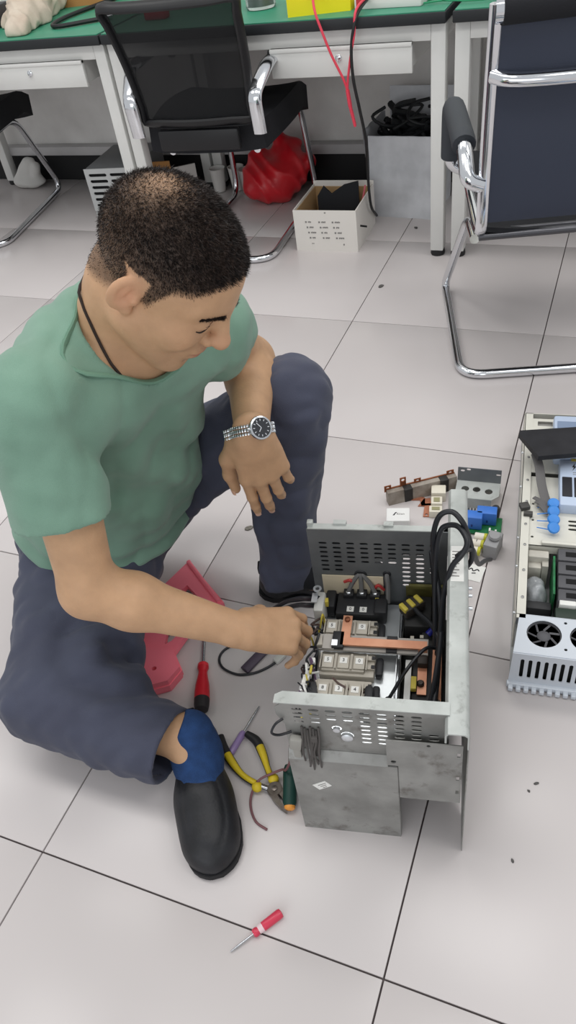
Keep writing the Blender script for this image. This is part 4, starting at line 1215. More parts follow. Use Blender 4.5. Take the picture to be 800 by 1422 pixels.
# three grey power modules
for (v0, v1, ds, u0) in ((.232, .277, '5 0', .016), (.158, .206, '530', .018), (.102, .150, '834', .016)):
    vm = (v0+v1)/2; L = .092
    m = MB().box((u0 + L/2, vm, .170), (L, v1-v0, .018), bev=.002)
    m.box((u0 + .040, vm - .004, .181), (.072, .030, .010), bev=.0015)
    m.box((u0 + L - .006, vm + .010, .178), (.014, .008, .014)); m.box((u0 + L - .006, vm - .008, .178), (.014, .008, .014))
    pm = m.build('power_module', mod_m, ch)
    for k in range(3):
        uu = u0 + .014 + .0265*k
        m = MB().box((uu, vm - .003, .188), (.019, .026, .004), bev=.001); m.box((uu - .0125, vm - .003, .1885), (.0018, .030, .006)); m.box((uu + .0125, vm - .003, .1885), (.0018, .030, .006))
        m.build('terminal', mod_m, pm)
        if ds[k] != ' ': lab(pm, uu, vm - .001, .1905, ds[k])
    m = MB()
    for q in (-1, 1): m.box((u0 + L - .002, vm + .001 + q*.009, .1855), (.006, .006, .003))
    m.box((u0 + L + .008, vm, .172), (.012, .036, .014), bev=.004)
    m.build('gate_socket', blk, pm)
# busbar link: insulator plate, L-shaped copper bar
m = MB().box((.105, .2165, .190), (.185, .032, .004)); m.box((.030, .214, .194), (.020, .030, .006))
m.build('insulator', M('grey_insulator', (176, 172, 166), .6, var=.06, scale=30), ch)
MB().box((.046, .2165, .1975), (.020, .034, .008), bev=.001).build('black_spacer', blk, ch); MB().box((.137, .2165, .1932), (.018, .033, .004)).build('black_spacer', blk, ch)
m = MB().box((.041, .207, .203), (.010, .012, .002)); m.build('foil', alu, ch)
m = MB().prism([(.050, .268), (.050, .205), (.188, .205), (.196, .209), (.196, .190), (.182, .190), (.182, .2065), (.182, .221), (.066, .221), (.066, .268)][:0] or [(.050, .205), (.196, .205), (.196, .221), (.066, .221), (.066, .268), (.050, .268)], lambda a, b, q: (a, b, q), .198, .2015)
m.box((.189, .2055, .187), (.015, .003, .026)); m.box((.189, .170, .1755), (.015, .074, .003))
cb = m.build('copper_bar', copper, ch, 20)
m = MB().lathe([(.0048, 0), (.0048, .004), (.003, .005)], (.058, .258, .2015), seg=10); m.build('bar_screw', M('brown_screw', (120, 74, 52), .5, .6), cb)
m = MB().box((.189, .197, .182), (.017, .026, .016), bev=.003); m.build('bar_sleeve', M('dark_sleeve', (52, 46, 42), .6), cb)
m = MB().lathe([(.006, 0), (.006, .005), (.004, .007)], (.187, .152, .177), seg=10); m.build('bar_screw', M('dark_screw', (64, 58, 54), .4, .7), cb)
c3 = MB().prism([(.206, .100), (.220, .100), (.220, .224), (.205, .224), (.2045, .16)], lambda a, b, q: (a, b, q), .172, .175).build('copper_bar', copper, ch, 20)
m = MB()
for v_ in (.216, .118): m.lathe([(.006, 0), (.006, .006), (.004, .008)], (.214, v_, .175), seg=10)
m.build('bar_screw', M('dark_screw'), c3)
# capacitors and boards in the right compartment
m = MB().box((.166, .150, .150), (.010, .095, .058)); m.build('white_strip', M('white_strip', (206, 206, 204), .6), ch)
m = MB().box((.197, .16, .145), (.05, .16, .05), bev=.003); m.build('capacitor_block', M('black_block', (40, 40, 40), .6, var=.2, scale=40), ch)
MB().box((.176, .150, .180), (.009, .024, .010), bev=.001).build('yellow_tag', yel, ch)
m = MB()
for q in range(3): m.cyl((.175 + .012*q, .108, .165), (.175 + .012*q, .108, .178), .006, seg=10)
m.build('round_component', blk, ch)
m = MB().box((.178, .295, .160), (.046, .070, .060), bev=.003); m.box((.205, .27, .15), (.04, .08, .05), bev=.004); m.build('contact_block', M('black_block'), ch)
cl_ = MB().box((.168, .292, .205), (.042, .024, .022), rz=R(40), bev=.004).build('clamp', M('brown_black', (58, 52, 46), .6), ch)
for du, dv in ((-.014, -.012), (-.002, -.002), (.010, .008)):
    MB().box((.168 + du, .292 + dv, .214), (.0085, .019, .010), rz=R(40), bev=.002).build('clamp_insert', yel, cl_)
m = MB().cyl((.196, .247, .186), (.206, .256, .192), .006, seg=12); m.build('blue_cap', M('blue_cap', (34, 40, 140), .4), ch)
m = MB().box((.17, .236, .186), (.006, .006, .01)); m.box((.186, .238, .186), (.006, .006, .012)); m.build('small_post', mod_m, ch)
m = MB().box((.190, .334, .185), (.07, .004, .05)); m.box((.19, .331, .214), (.06, .006, .006)); m.build('olive_board', M('olive_board', (96, 92, 48), .6, var=.2, scale=60), ch)
# three supply cables through the rear hole
gs = M('grey_cable', (104, 104, 104), .5)
for k, (ue, st) in enumerate(((.052, -.004), (.076, 0), (.100, .004))):
    MB().tube(catmull([(.075 + st, .352, .236), (.075 + st, .338, .234), (.075 + st + (ue-.075)*.5, .332, .215), (ue, .326, .198)], 6), .0042, 8).build('supply_cable', gs, ch)
MB().tube(catmull([(.122, .35, .236), (.122, .336, .234), (.124, .328, .215), (.124, .315, .185)], 6), .0045, 8).build('supply_cable', gs, ch)
m = MB().lathe([(.0100, -.003), (.0118, 0), (.0100, .003), (.0078, .003), (.0078, -.003), (.0100, -.003)], (.075, .3385, .232), (0, 1, 0), 18); m.lathe([(.0064, -.003), (.0078, 0), (.0064, .003), (.0048, .003), (.0048, -.003), (.0064, -.003)], (.122, .3385, .236), (0, 1, 0), 16)
m.build('grommet', blk, ch)
for ps in ([(.045, .334, .215), (.056, .332, .222), (.062, .334, .212)], [(.098, .332, .200), (.106, .331, .212), (.116, .332, .200)]):
    MB().tube(catmull(ps, 5), .003, 6).build('red_wire', M('dull_red_wire', (176, 60, 58), .5), ch)
# heavy black cables along the right side and looping over the channel
for pts in ([(.204, .118, .178), (.212, .150, .215), (.218, .201, .25), (.215, .251, .280), (.206, .284, .33), (.203, .291, .38), (.212, .296, .42), (.231, .296, .43), (.247, .284, .42), (.257, .286, .388), (.2635, .292, .350), (.2640, .298, .322), (.2570, .302, .300)],
            [(.209, .215, .20), (.207, .265, .30), (.209, .285, .36), (.214, .293, .39), (.223, .294, .402), (.239, .286, .41), (.251, .268, .408), (.254, .255, .40), (.246, .245, .388), (.233, .240, .368), (.2245, .231, .335), (.219, .221, .29), (.216, .190, .23), (.213, .140, .195), (.208, .105, .18)],
            [(.240, .246, .384), (.250, .262, .378), (.264, .300, .345), (.274, .36, .26), (.285, .43, .17), (.300, .500, .105), (.315, .545, .062)],
            [(.212, .24, .19), (.208, .28, .24), (.205, .30, .29), (.200, .315, .32), (.204, .312, .26), (.208, .30, .20)]):
    MB().tube(catmull(pts, 6), .0044, 10).build('heavy_cable', cab, ch)
MB().tube(catmull([(.165, .292, .212), (.180, .272, .212), (.198, .250, .216), (.213, .217, .222), (.214, .19, .21)], 6), .0042, 10).build('heavy_cable', cab, ch)
m = MB().tube(catmull([(.137, .125, .170), (.145, .131, .185), (.166, .156, .212), (.193, .190, .222), (.213, .205, .205)], 6), .0030, 8)
m.sphere((.136, .124, .168), .0062, 10, 6); m.build('sensor_lead', cab, ch)
MB().tube(catmull([(.044, .146, .188), (.058, .132, .192), (.080, .126, .186), (.104, .128, .180)], 6), .0018, 6).build('thin_lead', M('brown_lead', (92, 74, 70), .6), ch)
m = MB().box((.106, .122, .180), (.014, .024, .026), bev=.004); m.build('black_plug', blk, ch)
# loom of thin wires down the left side
r_ = np.random.default_rng(11)
cols = [cab, cab, cab, M('dark_brown_wire', (66, 50, 46), .5), wht, yel, M('violet_wire', (106, 84, 110), .5), cab]
for k in range(20):
    v0 = r_.uniform(.10, .30); pts = []
    for q in range(6):
        pts.append((.002 + r_.uniform(-.010, .016), v0 - .012*q*(1 if k % 3 else -1) + r_.uniform(-.008, .008), .196 + r_.uniform(-.03, .022)))
    MB().tube(catmull(pts, 5), r_.uniform(.0013, .0024), 6).build('thin_wire', cols[k % len(cols)], ch)
for u, v, z, s, mm in ((.004, .150, .196, (.010, .022, .010), wht), (.010, .165, .205, (.008, .010, .008), wht), (.002, .128, .200, (.010, .020, .010), wht), (.006, .285, .200, (.008, .030, .008), wht), (.017, .292, .206, (.007, .010, .014), yel), (.009, .148, .205, (.004, .016, .005), yel), (.012, .212, .196, (.014, .020, .010), mod_m), (.006, .228, .20, (.008, .012, .010), blk), (.014, .118, .192, (.016, .022, .014), blk)):
    MB().box((u, v, z), s, rz=r_.uniform(-.4, .4), bev=.001).build('wire_connector', mm, ch)
# ring lug and its black leads
m = MB().plate(circle2(.002, .300, .0075, 18), [circle2(.002, .300, .0038, 12)], lambda a, b, q: (a, b - .25*q, .232 + q), 0, .002)
m.box((-.002, .286, .224), (.010, .020, .003)); m.build('ring_lug', alu, ch)
m = MB().box((.006, .285, .190), (.018, .045, .055), bev=.004); m.build('shrink_tube', M('grey_tube', (196, 196, 192), .5), ch)
for dz, dv in ((0, 0), (.012, .006)):
    MB().tube(catmull([(.004, .285 + dv, .205 + dz), (-.02, .300 + dv, .185 + dz), (-.05, .345 + dv, .13 + dz), (-.09, .385 + dv, .07 + dz), (-.13, .400 + dv, .030 + dz*.4), (-.17, .392 + dv, .010 + dz*.3)], 6), .0048, 8).build('heavy_cable', cab, ch)
# loose ends at the front left corner
MB().tube(catmull([(.012, -.014, .285), (-.004, -.024, .290), (-.012, -.028, .302), (-.006, -.022, .315), (.004, -.014, .318)], 6), .0020, 6).build('thin_wire', cab, ch)
m = MB().box((.018, -.022, .270), (.018, .012, .026), rot=Matrix.Rotation(R(8), 3, 'Y'), bev=.003); m.box((.018, -.022, .247), (.012, .009, .026), bev=.002); m.build('grey_connector', M('grey_connector', (150, 148, 142), .6), ch)
m = MB()
for k in range(7):
    u = .028 + .004*k; m.tube(catmull([(u, -.013, .300 - .004*(k % 3)), (u + .001, -.022, .280), (u + .004*math.sin(k), -.028, .255), (u + .003*math.sin(k*2), -.026, .228 - .008*(k % 4))], 5), .0016, 6)
m.build('cut_leads', M('dark_leads', (78, 74, 72), .6), ch)
MB().box((.046, -.020, .262), (.010, .008, .05), bev=.002).build('lead_clip', M('dark_leads'), ch)

# ================================================================ second drive unit, cut by the right edge
dv_ = thing('drive_unit', 'pale metal drive unit with fan grilles and slotted front, lying open at the right edge', 'drive', (.096, .547, 0), R(6.3))
cream = M('cream_steel', (216, 214, 204), .5, .1, var=.03, scale=10)
pale = M('pale_blue_steel', (202, 208, 216), .45, .15)
lblue = M('light_blue_plastic', (186, 200, 222), .45)
dgrey = M('dark_grey_plastic', (84, 84, 88), .55)
void = M('dark_void', (18, 18, 20), .9)
# shell
m = MB().box((-.0025, .40, .05), (.002, .64, .10)); m.box((.006, .40, .099), (.018, .64, .002)); dl = m.build('left_side', cream, dv_)
for v_ in (.13, .20, .27, .33, .40, .47, .55, .62): MB().lathe([(.003, 0), (.003, .0015), (.0015, .002)], (.008, v_, .1), seg=8).build('rivet', M('steel_rivet', (150, 150, 150), .4, .8), dl)
for v_ in (.10, .22, .30, .46, .58): MB().cyl((-.0035, v_, .088), (-.007, v_, .088), .003, seg=8).build('side_screw', alu, dl)
MB().box((.16, .36, .006), (.33, .72, .008)).build('base_plate', M('inner_steel', (150, 152, 152), .5, .4, var=.1, scale=12), dv_)
MB().box((.16, .719, .05), (.33, .002, .10)).build('back_side', cream, dv_)
MB().box((.319, .36, .05), (.002, .72, .10)).build('right_side', cream, dv_)
# front: fan deck and slotted face
m = MB().plate([(-.004, 0), (.32, 0), (.32, .088), (.004, .088)], [circle2(.048, .048, .0305, 28), circle2(.1225, .048, .0305, 28), circle2(.197, .048, .0305, 28), circle2(.085, .018, .003, 8), circle2(.085, .078, .003, 8)], lambda a, b, q: (a, b, q), .098, .100)
m.box((.158, .0885, .085), (.322, .0015, .03)); fd = m.build('fan_deck', pale, dv_, 30)
for k, c_ in enumerate((.048, .1225, .197)):
    f_ = MB().lathe([(.0302, 0), (.0302, .003), (.0285, .003), (.0285, 0)], (c_, .048, .093), seg=28)
    f_.lathe([(.012, 0), (.012, .010), (.008, .013), (.001, .0135)], (c_, .048, .0835), seg=20)
    for q in range(7):
        a = 2*math.pi*q/7; rot = Matrix.Rotation(a, 3, 'Z') @ Matrix.Rotation(R(20), 3, 'X')
        f_.box(Vector((c_, .048, .090)) + Matrix.Rotation(a, 3, 'Z') @ Vector((.0195, 0, 0)), (.020, .021, .0015), rot=rot)
    f_.build('fan', dgrey, fd)
    MB().lathe([(.0304, 0), (.0304, .002)], (c_, .048, .074), seg=28).build('fan_well', M('fan_well', (56, 56, 60), .7), fd)
holes = [slot2(.016 + .034, .016 + .034, 0, 0)] if False else []
for k in range(22):
    c_ = .014 + .0138*k; h_ = slot2(-.0275, .0275, 0, .0066, 4)
    holes.append([(c_ - y, .056 + x) for x, y in h_])
m = MB().plate([(-.007, .010), (.325, .010), (.320, .0985), (-.004, .0985)], holes, lambda a, b, q: (a, q, b), -.002, 0)
m.build('front_grille', pale, dv_, 30)
MB().box((.158, .010, .055), (.31, .004, .08)).build('grille_backing', void, dv_)
m = MB()
for k in range(24): m.box((-.002 + .0138*k, -.010, .007), (.009, .016, .010), bev=.002)
m.box((.158, -.004, .008), (.335, .010, .012), bev=.002)
m.build('front_foot', pale, dv_)
# the open bay behind the fan deck
g = MB().box((.066, .205, .055), (.004, .10, .07)).build('circuit_card', M('green_board', (34, 112, 66), .5, var=.25, scale=80), dv_)
for k in range(4):
    gb = MB().box((.110, .150 + .036*k, .052), (.075, .033, .085), bev=.003).build('relay_block', dgrey, dv_)
    MB().box((.098, .150 + .036*k, .0952), (.022, .012, .001)).build('block_window', void, gb)
m = MB().box((.036, .258, .060), (.040, .020, .060), bev=.003); m.box((.030, .240, .050), (.026, .016, .05), bev=.002); m.box((.050, .244, .052), (.012, .02, .055)); m.build('terminal_block', M('beige_resin', (190, 186, 176), .6, var=.1, scale=40), dv_)
F = blob('wrap', (-.0, .13, .0), (.075, .25, .11), .004, [(ell(A_(.034, .19, .045), (.022, .034, .030)), 0)], M('milky_film', (146, 149, 152), .2, var=.35, scale=40), lambda X, Y, Z: .006*vnoise((X, Y, Z), 120, 61), dv_, 1, .011)
m = MB().box((.04, .150, .035), (.05, .022, .05), bev=.006); m.build('black_part', M('black_part', (52, 52, 54), .6), dv_)
m = MB().box((.118, .110, .055), (.10, .026, .07), bev=.003); m.build('end_block', M('dark_green_block', (36, 52, 42), .5), dv_)
m = MB().box((.090, .131, .085), (.030, .012, .022), bev=.002); m.build('white_clip', wht, dv_)
# middle shelf
m = MB().plate([(.014, .275), (.32, .275), (.32, .49), (.014, .49)], [slot2(.092, .12, .33 + .012*k, .006) for k in range(3)] + [circle2(.022, .30 + .05*k, .003, 8) for k in range(3)], lambda a, b, q: (a, b, q), .093, .095)
m.box((.17, .282, .098), (.26, .010, .010), bev=.002); m.box((.16, .276, .085), (.30, .002, .02)); m.build('shelf', cream, dv_, 30)
m = MB().box((.17, .330, .101), (.12, .028, .012), bev=.003); m.build('white_cover', wht, dv_)
# rear part
m = MB().plate([(.014, .50), (.32, .50), (.32, .70), (.014, .70)], [[(.014+.012, .672), (.060, .672), (.060, .690), (.026, .690)]], lambda a, b, q: (a, b, q), .097, .099)
m.build('rear_deck', cream, dv_, 30)
MB().box((.043, .681, .090), (.04, .024, .004)).build('deck_recess', M('grey_insert', (140, 138, 134), .6), dv_)
cv = MB().box((.175, .605, .112), (.23, .150, .030), bev=.006); cv.box((.19, .450, .107), (.235, .150, .028), bev=.006)
cvo = cv.build('plastic_cover', lblue, dv_)
m = MB().box((.105, .640, .1275), (.075, .030, .001)); m.build('cover_window', M('grey_blue', (130, 146, 172), .4), cvo)
for k in range(4): MB().box((.088 + .024*k, .432, .1215), (.020, .062, .003), bev=.001).build('louvre', M('louvre_black', (34, 34, 40), .6), cvo)
t_ = text_mesh('warning_mark', '\u26a1', .016, inkb, cvo, (.101, .500, .1215)) if False else None
m = MB().prism([(.1045, .512), (.0985, .498), (.1025, .498), (.0990, .486), (.1075, .501), (.1035, .501)], lambda a, b, q: (a, b, q), .1212, .1216); m.build('warning_mark', inkb, cvo)
MB().box((.112, .523, .1212), (.030, .008, .0006)).build('yellow_strip', yel, cvo)
m = MB()
for k in range(2): m.box((.110, .480 - .006*k, .1212), (.02, .0015, .0006))
m.build('fine_print', M('grey_print'), cvo)
# raised dark panel
rot = Matrix.Rotation(R(16), 3, 'Z') @ Matrix.Rotation(R(4), 3, 'Y')
m = MB().prism([(-.145, -.048), (.15, -.040), (.15, .046), (-.160, .046), (-.165, .036)], lambda a, b, q: Vector((.150, .560, .150)) + rot @ Vector((a, b, q)), -.006, .006)
m.build('raised_panel', M('black_panel', (34, 34, 38), .55, var=.2, scale=30), dv_, 20)
m = MB().tube(catmull([(.02, .512, .142), (.030, .480, .130), (.036, .44, .118), (.045, .405, .108), (.055, .38, .104)], 6), .0100, 8, flat=.18); m.build('ribbon_cable', M('grey_ribbon', (96, 94, 94), .6), dv_)
for q in range(3): MB().tube(catmull([(.052, .385 - .012*q, .104), (.038, .395 - .008*q, .108), (.022 + .004*q, .408 - .012*q, .106)], 5), .0055, 6, flat=.3).build('ribbon_lead', M('grey_ribbon'), dv_)
m = MB().box((.004, .378, .106), (.020, .018, .010), rz=R(20), bev=.002); m.box((.012, .358, .103), (.018, .010, .010), bev=.001); m.build('plug', M('dark_plug', (70, 68, 66), .6), dv_)
for k in range(4):
    m = MB().lathe([(.001, -.004), (.0105, -.0035), (.0128, 0), (.0105, .0035), (.001, .004)], (.062, .387 - .0245*k, .112), (.25, -.6, 1) if k % 2 else (.1, -.35, 1), 18)
    m.tube([(.052, .387 - .0245*k, .106), (.030, .380 - .02*k, .103)], .0012, 5)
    m.build('varistor', M('blue_varistor', (58, 134, 214), .4), dv_)

# ================================================================ parts laid out behind the chassis
t = thing('laminated_busbar', 'taped grey laminated busbar with copper tabs lying behind the chassis', 'busbar', (-.253, .970, 0), R(33.5))
MB().prism([(0, .0), (.172, .0), (.172, .036), (0, .036)], lambda a, b, q: (a, q + .004*math.sin(b*50), b), 0, .020).build('body', M('taped_grey', (160, 152, 142), .6, rgb2=(132, 122, 112), scale=40, bump=.3, bscale=80), t)
for x in (.050, .140): MB().box((x, .010, .0183), (.020, .0225, .0385), bev=.001).build('tape_band', M('black_tape', (42, 40, 38), .6), t)
for x, h_, w_ in ((.004, .012, .017), (.042, .026, .015), (.078, .012, .017), (.160, .012, .018)):
    m = MB().plate([(x - w_/2, .030), (x + w_/2, .030), (x + w_/2, .036 + h_), (x - w_/2, .036 + h_)], [circle2(x, .036 + h_ - .0075, .0042, 12)], lambda a, b, q: (a, .017 + q, b), 0, .002)
    m.build('tab', M('brown_copper', (150, 92, 62), .45, .6, var=.2, scale=60), t)
MB().box((.086, .019, .037), (.17, .003, .003)).build('edge_strip', M('brown_copper'), t)
t = thing('relay_box', 'small white box with a printed mark standing behind the chassis rear plate', 'box', (-.2135, .906, 0), R(14))
b_ = MB().box((0, 0, .020), (.053, .044, .040), bev=.002); b_.box((.004, -.026, .010), (.040, .012, .020), bev=.002)
bx = b_.build('case', M('white_box', (232, 232, 230), .5), t)
m = MB().prism([(-.012, -.004), (-.006, .006), (-.002, .006), (-.006, .001), (-.008, -.004)], lambda a, b, q: (a, b + .001, q), .0400, .0403); m.build('mark', inkb, bx)
text_mesh('print', 'Klion', .0085, M('grey_print'), bx, (.006, .001, .0401))
MB().cyl((-.018, -.030, .012), (-.018, -.020, .026), .006, seg=12).build('post', galv_l, t)
for nm, pts, lb in (('copper_strip', [(-.222, .996), (-.186, 1.004), (-.178, .984), (-.170, .986), (-.176, 1.014), (-.206, 1.020)], 'bent dull copper strip lying left of the other copper strips'),
                    ('copper_strip', [(-.186, .982), (-.148, .994), (-.142, 1.008), (-.160, 1.004), (-.164, 1.016), (-.178, 1.010)], 'bent copper strip under the beige connectors'),
                    ('copper_strip', [(-.166, .950), (-.152, .953), (-.158, .998), (-.172, .994)], 'short straight copper strip with a hole, nearest the chassis')):
    hs = [circle2(-.160, .958, .0035, 10)] if 'straight' in lb else []
    o = MB().plate(pts, hs, lambda a, b, q: (a, b, q), .0005, .003).build(nm, M('rosy_copper', (186, 124, 98), .4, .6, var=.15, scale=50)); tag(o, lb, 'copper strip', 'copper strips behind the chassis')
t = thing('connector_block', 'stack of beige and clear connector blocks beside the top channel end', 'connector', (-.140, .995, 0), R(12))
m = MB().box((0, .030, .014), (.034, .030, .028), bev=.002); m.box((-.004, -.004, .012), (.026, .026, .024), bev=.002); m.box((-.006, -.030, .010), (.030, .022, .020), bev=.002)
m.build('housing', M('ivory_resin', (220, 214, 198), .5), t)
MB().box((-.004, -.004, .0245), (.014, .014, .002)).build('window', M('olive_window', (150, 146, 110), .4), t); MB().box((-.006, -.030, .0205), (.018, .010, .002)).build('window', M('olive_window'), t)
# bent sheet-metal bracket
t = thing('mounting_bracket', 'bent grey sheet-metal bracket with three round holes standing behind the blue relays', 'bracket', (-.110, 1.064, 0), R(4))
m = MB().plate([(0, .028), (.100, .028), (.100, .062), (0, .062)], [slot2(.006, .016, .054, .005), slot2(.088, .099, .050, .004), slot2(.020, .030, .058, .005)], lambda a, b, q: (a, q + (b-.028)*.25, b), 0, .0015)
m.build('back_plate', galv_d, t, 30)
m = MB().plate([(0, -.060), (.085, -.060), (.100, -.045), (.100, 0), (0, 0)], [circle2(.022, -.028, .009, 14), circle2(.048, -.028, .009, 14), circle2(.076, -.032, .009, 14)], lambda a, b, q: (a, b, q), .028, .0295)
m.box((.05, -.001, .015), (.10, .0015, .028)); m.box((.0425, -.060, .0145), (.085, .0015, .029)); m.build('shelf', galv_l, t, 30)
t = thing('relay_board', 'green circuit board carrying two blue relays', 'circuit board', (-.034, .948, 0), R(5))
MB().box((.004, 0, .005), (.085, .056, .003)).build('board', M('green_board'), t)
for x, y, nm in ((-.020, -.006, 'a'), (.012, .012, 'b')):
    r1 = MB().box((x, y, .026), (.048 if nm == 'a' else .044, .026, .036), bev=.002).build('relay', M('relay_blue', (62, 118, 204), .45, var=.05, scale=30), t)
    MB().box((x + .002, y - .0132, .020), (.004, .001, .007)).build('slot', M('relay_dark', (24, 54, 120), .5), r1)
m = MB().lathe([(.009, .006), (.009, .030), (.008, .032), (.001, .031)], (.030, .036, 0), seg=16); m.build('round_capacitor', blk, t)
m = MB()
for k in range(6): m.box((-.036 + .007*k, .018, .020), (.004, .012, .028))
m.build('terminal_row', M('dark_terminal', (70, 74, 76), .5, .4), t)
m = MB().box((.022, -.020, .010), (.004, .010, .010)); m.box((.035, -.018, .009), (.004, .004, .006)); m.build('chip', wht, t)
t = thing('contactor', 'grey fuse holder with cream sleeves at the end of the black cable', 'contactor', (-.010, .872, 0), R(-8))
m = MB().box((.014, .008, .020), (.030, .050, .040), bev=.003); m.lathe([(.011, 0), (.013, .005), (.011, .010), (.006, .010)], (.016, .010, .040), seg=16); m.build('body', M('grey_resin', (150, 150, 152), .55), t)
for k in range(3):
    c_ = MB().cyl((-.030, .022 - .022*k, .018), (-.004, .024 - .022*k, .020), .0095, seg=14).build('fuse', M('cream_fuse', (224, 218, 206), .5), t)
    MB().cyl((-.010, .0235 - .022*k, .0197), (-.004, .024 - .022*k, .020), .0100, seg=14).build('fuse_band', M('lime_band', (186, 184, 52), .5), c_)
text_mesh('digit', '1', .010, inkb, t, (-.020, .001, .029))
o = MB().box((-.022, .806, .0008), (.040, .046, .0006), rz=R(-6)).build('paper_tag', wht); tag(o, 'small white paper tag with a black squiggle beside the top channel', 'paper')
m = MB().tube(catmull([(-.034, .812, .0014), (-.028, .817, .0014), (-.024, .810, .0014), (-.016, .816, .0014), (-.012, .812, .0014)], 4), .0013, 5); m.tube([(-.026, .803, .0014), (-.018, .805, .0014)], .0012, 5)
m.build('squiggle', inkb, o)

# ================================================================ tools and scraps on the floor
pink = M('pink_plastic', (246, 124, 140), .42, var=.04, scale=6)
pb = thing('plastic_bracket', 'pink plastic bracket frame under the man\'s forearm', 'bracket', (-.57, .49, 0))
def PB(l): return [(x+.57, y-.49) for x, y in l]
out_ = PB([(-.640, .672), (-.622, .655), (-.510, .575), (-.516, .556), (-.548, .500), (-.556, .428), (-.520, .392), (-.528, .352), (-.560, .330), (-.592, .348), (-.630, .352), (-.622, .380), (-.640, .420), (-.668, .478), (-.672, .56)])
h1_ = PB([(-.612, .600), (-.628, .556), (-.628, .530), (-.590, .545), (-.560, .560), (-.568, .572)])
h2_ = PB([(-.596, .472), (-.585, .440), (-.575, .452), (-.568, .480), (-.580, .505)])
MB().plate(out_, [h1_, h2_], lambda a, b, q: (a, b, q), .008, .022).build('frame', pink, pb, 25)
ft = PB([(-.632, .356), (-.592, .350), (-.560, .334), (-.530, .354), (-.522, .390), (-.556, .425), (-.600, .415), (-.634, .420)])
m = MB().plate(ft, [circle2(.0, -.118, .005, 10)], lambda a, b, q: (a, b, q), 0, .036); m.build('foot_block', pink, pb, 25)
m = MB()
oc = PB([(-.640, .664), (-.520, .572)]); m.tube([(oc[0][0], oc[0][1], .024), (oc[1][0], oc[1][1], .024)], .005, 8)
oc = PB([(-.662, .55), (-.668, .48), (-.625, .40)]); m.tube([(a, b, .024) for a, b in oc], .005, 8); m.build('rib', pink, pb)

def screwdriver(name, label, tip, butt, shaft_r, handle_len, prof_, hm, extra=None, z=None, tip_flat=True):
    tip = Vector(tip); butt = Vector(butt); d = (butt - tip); L = d.length; d.normalize()
    t = thing(name, label, 'screwdriver', tuple(tip))
    q = d * (L - handle_len)
    m = MB().cyl(Vector((0, 0, 0)) + d*.012, q + d*.01, shaft_r, seg=12)
    m.tube([Vector((0, 0, 0)), d*.012], [shaft_r*.55, shaft_r], 12)
    m.build('shaft', M('tool_steel', (190, 192, 196), .25, .95), t)
    h = MB().lathe([(r, s*handle_len) for r, s in prof_], q, d, 20).build('handle', hm, t)
    return t, h, q, d
hand_prof = [(.008, 0), (.011, .02), (.0115, .10), (.0085, .16), (.0095, .24), (.0135, .45), (.0150, .62), (.0150, .74)]
t, h, q, d = screwdriver('screwdriver', 'red and black handled screwdriver standing out beside the pink bracket', (-.530, .510, .0030), (-.4435, .318, .0155), .0032, .118, hand_prof, M('red_rubber', (196, 30, 44), .4))
MB().lathe([(.0150, .74*.118), (.0148, .85*.118), (.0130, .95*.118), (.006, .118)], q, d, 20).build('end_cap', M('black_rubber2', (34, 30, 32), .6), h)
MB().lathe([(.0085, 0), (.0115, .004), (.0115, .010), (.009, .012)], q, d, 16).build('collar', M('bright_red', (220, 50, 62), .35), h)
t, h, q, d = screwdriver('screwdriver', 'small pink handled screwdriver alone on the floor at the front', (-.2265, -.039, .0030), (-.1715, .036, .0075), .0017, .052, [(.0055, 0), (.0068, .05), (.0068, .12), (.0052, .18), (.0058, .28), (.0072, .34), (.0075, .92), (.0065, .98), (.003, 1)], M('pink_acrylic', (206, 60, 84), .3))
MB().lathe([(.0060, .18*.052), (.0064, .19*.052), (.0074, .33*.052)], q, d, 14).build('band', M('clear_band', (226, 200, 204), .3), h)
t, h, q, d = screwdriver('screwdriver', 'thin screwdriver with violet translucent handle lying across the pliers', (-.346, .368, .0030), (-.358, .258, .0070), .0020, .050, [(.005, 0), (.0065, .08), (.0065, .9), (.004, 1)], M('violet_acrylic', (150, 128, 176), .3))
t, h, q, d = screwdriver('screwdriver', 'dark green handled screwdriver leaning against the front of the chassis', (-.252, .298, .035), (-.215, .190, .0125), .0030, .075, [(.009, 0), (.0120, .12), (.0118, .85), (.0095, .92)], M('dark_green_rubber', (22, 62, 54), .5))
MB().lathe([(.0098, .91*.075), (.0092, .97*.075), (.006, .075)], q, d, 16).build('end_cap', M('orange_cap', (238, 160, 70), .45), h)
# pliers
t = thing('pliers', 'yellow and black handled cutting pliers lying open by the black shoe', 'pliers', (-.253, .217, 0))
Z = .010; ph = lambda x, y: Vector((x + .258, y - .214, Z))
for nm, pts in (('left', [(-.394, .283), (-.378, .262), (-.352, .240), (-.322, .222), (-.290, .214), (-.268, .212)]), ('right', [(-.349, .301), (-.325, .292), (-.304, .271), (-.285, .247), (-.268, .228), (-.252, .210)])):
    c_ = catmull([ph(*p_) for p_ in pts], 6); n_ = len(c_)
    rr = [.0060 + .0028*math.sin(math.pi*min(1, i/(n_*.55))) for i in range(n_)]
    h = MB().tube(c_[:int(n_*.82)], rr[:int(n_*.82)], 10).build('handle', M('plier_black', (36, 36, 38), .55), t)
    i0, i1 = int(n_*.30), int(n_*.80)
    up_ = [p_ + Vector((0, 0, .0022)) for p_ in c_[i0:i1]]
    MB().tube(up_, [r__*.86 for r__ in rr[i0:i1]], 10).build('grip_inlay', M('plier_yellow', (212, 186, 40), .5), h)
    MB().sphere(c_[int(n_*.78)] + Vector((0, .004 if nm == 'right' else -.004, .001)), .010, 12, 8, (1, 1, .8)).build('guard', M('plier_yellow'), h)
    MB().tube(c_[int(n_*.78):], [.0055]*len(c_[int(n_*.78):]), 10).build('shank', M('tool_steel'), t)
